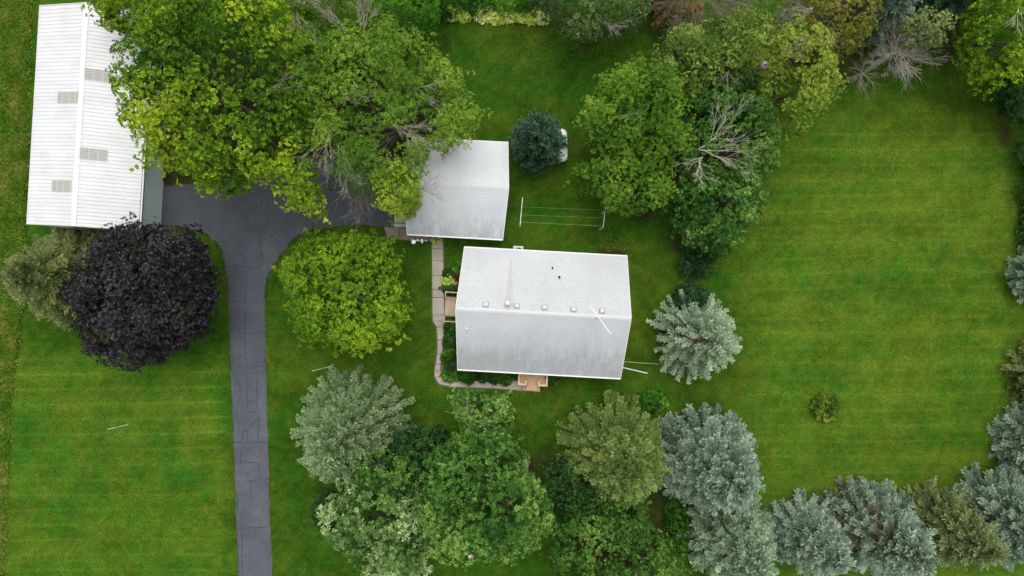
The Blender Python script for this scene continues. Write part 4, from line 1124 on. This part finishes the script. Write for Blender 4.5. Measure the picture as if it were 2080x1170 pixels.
broadleaf('oak_tree', 'lumpy mid-green oak at the bottom edge left of the blue spruces', 'tree',
  [(1130,1065),(1190,1045),(1250,1060),(1310,1065),(1350,1090),(1385,1130),(1385,1230),(1130,1230),(1115,1130)], 9, 'oak', 26, zw=5, zb=1.5, rc=.50, L=.13, W=.10, k=6, lobes=14, lobeamp=.34, dens=1.05, gapw=.25, second=1.5, hole=.05)
broadleaf('green_tree', 'dark green understorey tree between the front maple and the olive spruce', 'tree',
  [(1105,945),(1150,930),(1190,955),(1215,1000),(1240,1045),(1190,1060),(1130,1040),(1105,1000)], 5.5, 'dark', 27, zw=3, zb=1, rc=.5, L=.16, W=.11, tint0=.65)
broadleaf('oak_tree', 'small rounded oak crown right below the olive spruce', 'tree',
  [(1215,1010),(1260,1000),(1310,1015),(1320,1050),(1280,1075),(1230,1060)], 6.5, 'oak', 28, zw=4, zb=1, rc=.5, L=.16, W=.11, tint0=.45)
bush('green_shrub', 'narrow bright green shrub squeezed between the oak and the blue spruces', 1378, 1060, 24, 2.6, 'shrubg', 29, ry=58, tint0=.25)
# --- spruces
G1 = 'blue spruces along the road front'
spruce('spruce_tree', 'silver-grey spruce with plump finger-like branches right of the house', (1462,698), 8.6, 3.75, 'silver', 31, brown=.30, fat=1.0, cardL=.17, cardW=.08, sidebrown=(math.pi*.95,.5), droop=.12, gapp=.10, dens=1.5, pitch=.42, bsp=.92, sidel=.26)
spruce('spruce_tree', 'large sage-coloured spruce left of the front maple', (664,918), 10, 4.9, 'sage', 32, brown=.30, fat=1.1, cardW=.08)
spruce('spruce_tree', 'olive-green spruce in front of the wooden stoop', (1286,972), 10, 4.7, 'olive', 33, brown=.25, fat=1.1, cardW=.08, tint0=.6)
spruce('spruce_tree', 'tall blue-grey spruce between the olive spruce and the east lawn', (1512,1005), 12, 4.3, 'blue', 34, G1, brown=.30, fat=1.2, cardW=.085)
spruce('spruce_tree', 'blue-grey spruce cut by the bottom edge, directly below the tall one', (1545,1165), 9.5, 3.9, 'silver', 35, G1, brown=.28, fat=1.05, cardW=.08, tint0=.55)
spruce('spruce_tree', 'slim blue spruce, leftmost of the four in the bottom right row', (1714,1150), 8.5, 3.1, 'blue', 36, G1, brown=.25, fat=1.05, tint0=.68, bsp=.70, dens=1.15)
spruce('spruce_tree', 'big blue spruce with brown bare patches, second in the bottom right row', (1884,1148), 10, 4.0, 'blue', 37, G1, brown=.42, fat=1.1, tint0=.64, bsp=.76, dens=1.15, sidebrown=(math.pi*.85,.8))
spruce('spruce_tree', 'olive-toned spruce wedged between two blue ones in the bottom right row', (2030,1132), 9, 3.5, 'sageolive', 38, brown=.30, fat=1.0, tint0=.72)
spruce('spruce_tree', 'blue spruce in the bottom right corner, cut by the right edge', (2185,1120), 10, 4.1, 'blue', 39, G1, brown=.34, fat=1.15, tint0=.66, bsp=.76, dens=1.1)
spruce('spruce_tree', 'pale blue round spruce alone at the right edge, halfway down', (2225,555), 6.5, 2.7, 'blue', 40, brown=.15, fat=1.1)
spruce('spruce_tree', 'brownish olive spruce at the right edge between two blue ones', (2270,780), 8, 3.3, 'norway', 41, brown=.40)
spruce('spruce_tree', 'blue-grey spruce with brown inner twigs at the right edge, above the corner', (2255,950), 8.5, 3.5, 'blue', 42, brown=.42, fat=1.1)
spruce('spruce_tree', 'feathery olive-brown spruce between barn and purple maple at the left edge', (22,560), 9, 4.6, 'norway', 43, brown=.20, cardL=.24, cardW=.06, gapp=.16, bsp=1.15, sidel=.85, tint0=.58, dens=.85, droop=.22)
spruce('fir_tree', 'dark round blue-green evergreen beside the white tank', (1098,262), 7.0, 2.3, 'pine', 44, brown=.05, cardL=.17, cardW=.09, sq=.5, droop=.05, pitch=.3, gapp=.03)
spruce('spruce_tree', 'dark blue spruce at the top edge behind the bare grey tree', (1860,-55), 8, 3.4, 'blue', 45, brown=.25, tint0=.45)
spruce('spruce_tree', 'dark spruce at the top edge near the upper right corner', (2010,-60), 8, 3.2, 'pine', 46, brown=.3, tint0=.7)
spruce('spruce_tree', 'small shaded blue-grey spruce tucked between the olive and the tall blue spruce', (1372,898), 3.6, 1.5, 'blue', 47, brown=.35, tint0=.38)
# --- upper right grove
GG = None
broadleaf('green_tree', 'mid-green tree with a notched crown right of the white tank', 'tree',
  [(1190,190),(1235,150),(1290,130),(1335,150),(1390,190),(1410,250),(1400,320),(1340,330),(1270,330),(1200,310),(1180,250)], 10.5, 'mid', 51, zw=6, zb=2, rc=.75, L=.16, W=.10, k=6, lobes=8, tintlow=.3, hole=.12, dens=1.1,
  dead=[(1265,235,9.5,1,.1,1.2,2,2)])
broadleaf('green_tree', 'mid-green tree overhanging the right end of the clothesline', 'tree',
  [(1155,350),(1195,335),(1250,325),(1330,330),(1375,350),(1365,400),(1335,430),(1290,430),(1240,430),(1215,385),(1165,380)], 8.5, 'mid', 52, zw=5, zb=1.8, rc=.62, L=.15, W=.09, k=6, lobes=6, tint0=.5, tintlow=.3, hole=.15, dead=[(1235,315,7,-.4,.8,1.0,2,2)])
broadleaf('olive_tree', 'fine-leaved olive-toned tree left of the round pole cap', 'tree',
  [(1330,105),(1360,70),(1400,60),(1440,85),(1462,130),(1450,180),(1420,200),(1370,190),(1330,165)], 9.5, 'olive', 53, zw=6, zb=2, rc=.5, L=.12, W=.08, k=6, lobes=5, tint0=.42)
broadleaf('olive_tree', 'olive-toned tree with brown twigs around the round pole cap', 'tree',
  [(1440,50),(1490,25),(1540,35),(1560,80),(1545,120),(1530,160),(1480,170),(1450,120)], 9.5, 'olive', 54, zw=6, zb=2, rc=.5, L=.12, W=.08, k=6, lobes=5, tint0=.52,
  dead=[(1480,150,8,-.3,.9,1.2,4,2,'deadwood_dark')])
broadleaf('yellow_green_tree', 'tall yellow-green tree bordering the east lawn below the russet twigs', 'tree',
  [(1555,60),(1620,55),(1655,100),(1680,150),(1692,195),(1655,240),(1630,285),(1590,285),(1560,235),(1545,170),(1545,110)], 11.5, 'yg', 55, zw=7, zb=2.5, rc=.6, L=.13, W=.08, k=6, lobes=7, tintlow=.3,
  dead=[(1590,110,10.5,.6,-.2,1.6,6,3,'deadwood_dark')])
broadleaf('green_tree', 'green tree with big bleached dead branches in the middle of the grove', 'tree',
  [(1390,210),(1440,185),(1500,190),(1555,220),(1580,280),(1565,340),(1530,365),(1470,370),(1400,360),(1375,320),(1385,260)], 9, 'oak', 56, zw=5.5, zb=2, rc=.6, L=.15, W=.10, k=6, tint0=.5, lobes=5, tintlow=.35, hole=.2,
  dead=[(1425,300,8.9,1,-.1,3.0,5,3,'palewood'),(1445,285,8.9,.7,-.8,2.2,3,3,'palewood'),(1420,325,8.7,.2,1,2.0,3,3,'palewood'),(1425,320,8.7,-.8,.5,1.5,2,2,'palewood'),(1470,240,8.6,.3,-1,1.4,3,2)])
broadleaf('maple_tree', 'maple with tufted bright green crown at the lower tip of the grove', 'tree',
  [(1365,390),(1420,360),(1480,355),(1540,350),(1555,385),(1535,440),(1500,480),(1450,510),(1405,495),(1370,450)], 8.5, 'maplemid', 57, zw=5, zb=1.2, rc=.52, L=.17, W=.13, k=6, lobes=8, lobeamp=.28, tint0=.48, tintlow=.35)
broadleaf('dark_shrub_tree', 'dark green shade tree under the lower tip of the grove', 'tree',
  [(1380,480),(1430,500),(1475,480),(1480,515),(1440,530),(1395,520)], 3.2, 'dark', 58, rc=.4, zw=1.8, zb=.4, L=.13, W=.09)
broadleaf('green_tree', 'dark green tree in the shade between olive and mid-green crowns', 'tree',
  [(1395,180),(1450,150),(1530,160),(1550,200),(1500,230),(1430,240)], 7.5, 'dark', 59, rc=.55, zw=4, zb=1, L=.15, W=.10, tint0=.5)
broadleaf('green_tree', 'dusty grey-green tree hanging over the back lawn from the top edge', 'tree',
  [(1090,-60),(1330,-60),(1325,20),(1290,45),(1240,50),(1200,75),(1165,65),(1120,35),(1095,20)], 9, 'greyish', 60, rc=.65, zw=5, zb=1.5, L=.14, W=.09, k=6, lobes=6, tint0=.45, tintlow=.35,
  dead=[(1225,45,6,.8,.9,1.6,5,3)])
bare_tree('dead_tree', 'brown half-dead tree with russet twigs at the top edge', 1385, 28, 8.5, 3.1, 'deadwood_dark', 61, n=15)
broadleaf('russet_shrub', 'rusty brown leaves mixed with green under the half-dead tree', 'shrub',
  [(1325,-20),(1380,0),(1430,20),(1420,55),(1375,60),(1330,45)], 4.5, 'russet', 62, rc=.4, L=.12, W=.08, k=5, dens=.7, hole=.3)
bare_tree('dead_tree', 'thin brown leafless tree between the half-dead tree and the grey-brown one', 1470, 30, 7, 2.4, 'deadwood_dark', 161, n=14)
bush('green_shrub', 'small light green shrub below the half-dead brown tree', 1385, 78, 40, 2.5, 'greyish', 63, tint0=.7, ry=24)
bare_tree('dead_tree', 'grey-brown leafless tree at the top edge above the round pole cap', 1585, 35, 8, 2.9, 'deadwood_dark', 64, n=14)
broadleaf('autumn_tree', 'yellow-brown tree turning colour left of the bare grey tree', 'tree',
  [(1655,-40),(1740,-50),(1785,0),(1775,40),(1750,75),(1725,115),(1690,120),(1665,90),(1640,40)], 9.5, 'autumn', 65, rc=.52, L=.13, W=.09, k=6, zw=6, zb=1.5, tintlow=.4, hole=.18,
  dead=[(1690,60,7.5,-.4,.8,1.8,5,3,'deadwood_dark'),(1650,20,7.5,-.8,.2,2,6,3)])
bare_tree('dead_tree', 'leafless grey tree with fine radiating twigs on the upper east lawn', 1785, 128, 7.4, 2.05, 'greytwig', 66, n=22, depth=3)
broadleaf('small_tree', 'loose light green tree right behind the leafless grey tree', 'tree',
  [(1832,45),(1860,25),(1895,35),(1920,55),(1915,90),(1880,100),(1845,90)], 6.5, 'greyish', 67, rc=.42, L=.13, W=.09, k=5, tint0=.75, dens=.8, hole=.25, zw=4, zb=1.2)
bare_tree('dead_shrub', 'low leafless brown shrub left of the leafless grey tree', 1738, 158, 2.8, 1.4, 'deadwood', 68, cat='shrub', n=13, depth=2)
broadleaf('maple_tree', 'bright yellow-green maple in the upper right corner', 'tree',
  [(1965,20),(1990,50),(1962,100),(2000,130),(2010,180),(2040,175),(2080,130),(2170,110),(2190,-60),(2060,-80),(1985,-30)], 10.5, 'maple', 69, zw=6, zb=2, rc=.7, L=.19, W=.13, k=6, tint0=.60, lobes=7, hole=.2, center=(2060,50),
  dead=[(2075,15,9.8,-.3,.8,1.6,3,2,'palewood')])
broadleaf('green_tree', 'dark leafy tree at the right edge under the yellow-green maple', 'tree',
  [(2050,130),(2110,110),(2200,130),(2210,230),(2120,260),(2060,240),(2045,190)], 7, 'dark', 70, zw=3.5, zb=.8, rc=.6, L=.17, W=.12, tint0=.5)
for i, (x, y, r_, lb) in enumerate([(2105,310,38,'upper dark green hedge bush at the right edge of the east lawn'),(2112,390,34,'middle dark green hedge bush at the right edge of the east lawn'),(2110,470,32,'lower dark green hedge bush at the right edge, above the round blue spruce')]):
    bush('hedge_bush', lb, x, y, r_, 3.0, 'dark', 71 + i, ry=48, rc=.45, L=.14, W=.1, tint0=.6)
# --- shrubs and beds
for i, (px, py, rx, ry, h, lb) in enumerate([(905,8,42,24,3.0,'leafy green shrub behind the left end of the pale hostas'),(965,2,40,24,2.8,'bright green shrub behind the middle of the pale hostas'),(1030,0,42,24,3.0,'bright green shrub behind the right end of the pale hostas'),(1085,2,36,26,3.0,'green shrub between the hostas and the grey-green hanging tree'),(1330,0,34,28,2.6,'bright green shrub left of the russet twigs at the top edge')]):
    bush('green_shrub', lb, px, py, rx, h, 'shrubg', 80 + i, ry=ry, rc=.42, tint0=[.25,.45,.55,.4,.4][i])
hos = [(918,27,18,11),(942,28,18,12),(962,22,10,8),(985,29,19,13),(1008,33,19,13),(1032,30,19,13),(1056,29,19,14),(1080,32,19,13),(1102,36,14,10)]
for i, (px, py, rx, ry) in enumerate(hos):
    bush('hosta', 'pale yellow-green hosta in the row along the back hedge', px, py, rx, .55, 'hosta' if i != 2 else 'shrubg', 90 + i, cat='plant', ry=ry, group='hostas along the back hedge' if i != 2 else None, rc=.26, L=.24, W=.12, k=8, dens=1.5, tint0=.62 if i != 2 else .4)
    pass
for o in [o for o in COL.objects if o.name.startswith('hosta') and o.get('category') == 'plant' and 'group' not in o]:
    o['label'] = 'plain green plant breaking the pale hosta row'; o.name = 'garden_plant'
bush('round_shrub', 'dark green rounded shrub below the tip of the grove', 1412, 543, 36, 1.9, 'darkpine', 101, ry=24, rc=.34, L=.09, W=.06, k=6, dens=2.0, tint0=.62)
bush('round_shrub', 'dark green shrub half hidden behind the silver spruce', 1408, 603, 42, 1.9, 'darkpine', 102, ry=26, rc=.34, L=.09, W=.06, k=6, dens=2.0, tint0=.5)
bush('green_shrub', 'low dark green shrub behind the top of the tall blue spruce', 1400, 862, 44, 1.6, 'dark', 103, ry=26, tint0=.75)
bush('island_plant', 'leafy plants with pale leaves and stone edging on the lawn below the house corner', 1324, 815, 30, 1.0, 'shrubg', 104, cat='plant', ry=22, rc=.28, L=.17, W=.06, k=7, tint0=.45, tintlow=.5)
bush('lone_bush', 'small yellow-green bush alone on the open east lawn', 1677, 827, 26, 1.4, 'yg', 105, rc=.28, L=.14, W=.08, tint0=.35, tintlow=.5)
bush('brown_bush', 'dark conical shrub with brown side behind the silver-leaved tree', 665, 1035, 32, 3.0, 'dark', 106, ry=42, rc=.3, L=.09, W=.06, k=6, dens=1.8, tint0=.6)
bed = [(934,545,11,12,.7,'shrubg','light green leafy plant against the upper west wall of the house',.55),(926,562,9,9,.5,'redleaf','reddish plant between green ones at the west wall',.4),
       (911,557,10,10,.6,'shrubg','small green hosta beside the side path, above the striped one',.3),(913,570,12,13,.55,'hosta','pale striped hosta beside the side path',.45),
       (915,586,16,10,.6,'dark','dark low foliage just above the side deck',.6),
       (916,668,12,16,.8,'shrubg','green perennial just below the side deck',.3),(912,694,12,14,.8,'dark','darker green perennial in the west bed, second below the deck',.8),
       (912,722,15,18,.9,'shrubg','dense green perennial in the middle of the lower west bed',.35),(918,745,12,12,.8,'dark','dark green perennial at the lower west house corner',.7),
       (914,762,17,11,.6,'shrubg','bright broad-leaved plant at the bend of the path',.55),(950,764,18,13,1.0,'shrubg','green bush at the southwest house corner under the eave',.25),
       (985,764,12,11,.8,'dark','small dark perennial between two bushes by the front path',.6),(1003,766,12,12,.7,'dark','grassy dark green clump in the front bed',.8),
       (1027,768,15,13,.8,'shrubg','grassy mid-green clump just left of the wooden stoop',.15),(1119,770,13,11,.7,'dark','low green clump just right of the wooden stoop',.75),
       (886,488,8,4,.3,'hosta','tiny pale plant at the garage corner beside the path',.5)]
for i, (px, py, rx, ry, h, mt, lb, t0) in enumerate(bed):
    bush('garden_plant', lb, px, py, rx, h, mt, 110 + i, cat='plant', ry=ry, rc=.22, L=.15, W=.07 if mt != 'hosta' else .1, k=7, dens=1.3, tint0=t0, zb=.05)

# --- uncountable ground cover: field weeds, fallen leaves, grass tufts
def weeds(name, label_kind, sampler, n, L, W, mat, seed, up=1.0, parent=None):
    R = np.random.RandomState(seed); xy, tint = sampler(R, n); n = len(xy)
    base = np.c_[xy, np.full(n, -.02)]
    ax = unit(R.normal(0, .55, (n, 3)) + np.array([0, 0, up])); ax[:, 2] = np.abs(ax[:, 2]) + .02; ax = unit(ax)
    nm = unit(R.normal(size=(n, 3)))
    o = leaves(name, base, ax, nm, L * R.uniform(.5, 1.3, n), W * R.uniform(.6, 1.3, n), tint, mat, parent)
    return tag(o, kind='stuff')
def field_s(R, n):
    py = R.uniform(-60, 1260, n); fe = np.interp(py, [0, 450, 620, 780, 900, 1170, 1300], [60, 48, 42, 22, 16, 2, -6])
    px = fe - np.abs(R.normal(0, 1, n)) * 50 + R.normal(0, 2.2, n) + 2
    x = (px - 1040) * H / F; y = (585 - py) * H / F
    c = .5 + .35 * vnoise(x, y, 31, 1.1) + .25 * vnoise(x, y, 32, .35)
    keep = R.rand(n) < np.clip(.75 + .5 * vnoise(x, y, 33, .8), 0, 1)
    return np.c_[x, y][keep], (c + R.normal(0, .12, n))[keep]
M['weed'] = leaf_mat('field_weeds', [(0.0, L_(74,108,34)), (0.35, L_(102,136,44)), (0.6, L_(118,136,50)), (0.85, L_(136,146,68)), (1.0, L_(160,150,90))], .3)
weeds('field_weeds', 'stuff', field_s, 110000, .36, .085, M['weed'], 201, .55)
def turf_s(R, n):
    px = R.uniform(-10, 2090, n); py = R.uniform(-10, 1180, n)
    x = (px - 1040) * H / F; y = (585 - py) * H / F
    bad = ((px > 462) & (px < 556) & (py > 458)) | ((px > 322) & (px < 640) & (py > 372) & (py < 500)) | ((px > 600) & (px < 905) & (py > 330) & (py < 492)) | ((px > 872) & (px < 908) & (py < 800) & (py > 480)) | ((px > 872) & (px < 1102) & (py > 764) & (py < 800)) | ((px > 322) & (px < 850) & (py > 330) & (py < 462)) | ((px>560)&(px<640)&(py>458)&(py<560)&((px-560)+(py-458)<90)) | ((px<470)&(px>405)&(py>455)&(py<540))
    bad |= ((px > 895) & (px < 1290) & (py > 505) & (py < 765)) | ((px > 60) & (px < 330) & (py < 470))
    k = ~bad
    t_ = .45 + .3 * vnoise(x, y, 41, 2.2) + R.normal(0, .30, n)
    return np.c_[x, y][k], t_[k]
M['turf'] = leaf_mat('grass_blades', [(0.0, (0.022, 0.055, 0.006)), (0.5, (0.055, 0.115, 0.010)), (1.0, (0.13, 0.18, 0.03))], .25)
weeds('lawn_grass', 'stuff', turf_s, 360000, .09, .035, M['turf'], 202, .7)
def verge_s(R, n):
    E = np.array([(P(x, y).x, P(x, y).y) for x, y in right_edge] + [(P(x, y).x, P(x, y).y) for x, y in left_edge[::-1]])
    nr = len(right_edge); i = R.randint(0, len(E) - 1, n); i = np.where(i == nr - 1, 0, i); t_ = R.rand(n)[:, None]
    xy = E[i] * (1 - t_) + E[i + 1] * t_; g_ = vnoise(xy[:, 0], xy[:, 1], 61, .7)
    xy = xy + R.normal(0, .045 + .05 * np.clip(g_, 0, 1)[:, None], (n, 2)); return xy[g_ > -.45], (.55 + .25 * R.normal(size=n))[g_ > -.45]
weeds('verge_grass', 'stuff', verge_s, 9000, .10, .04, M['turf'], 205, .7)
# fallen leaves and clover heads
def litter(R, n):
    out = []
    for (cx, cy, sx, sy, w) in [(1180,90,70,30,.16),(1250,130,80,60,.08),(640,462,60,10,.06),(1250,500,50,20,.06),(1700,180,80,40,.06),(1020,900,90,50,.05),(1330,470,80,60,.06),(860,520,50,90,.04),(1060,200,90,90,.07),(1040,585,700,400,.18),(570,560,15,60,.05),(2020,300,40,120,.06),(520,450,60,60,.02),(1250,505,30,7,.06)]:
        k = int(n * w); out.append(np.c_[R.normal(cx, sx, k), R.normal(cy, sy, k)])
    p = np.vstack(out)
    k = ~(((p[:, 0] > 465) & (p[:, 0] < 545) & (p[:, 1] > 540)))
    p = p[k]
    return np.c_[(p[:, 0] - 1040) * H / F, (585 - p[:, 1]) * H / F], R.rand(len(p))
M['litter'] = leaf_mat('fallen_leaves', [(0.0, (.10, .07, .03)), (0.4, (.22, .17, .06)), (0.8, (.30, .30, .10)), (1.0, (.50, .50, .32))], .1)
R = np.random.RandomState(203); xy, tt = litter(R, 2200); n = len(xy)
ax = rdirs(R, n); ax[:, 2] *= .15; ax = unit(ax)
tag(leaves('fallen_leaves', np.c_[xy, np.full(n, .05)], ax, unit(np.c_[R.normal(0, .2, (n, 2)), np.ones(n)]), R.uniform(.04, .09, n), R.uniform(.03, .06, n), tt, M['litter'], None), kind='stuff')
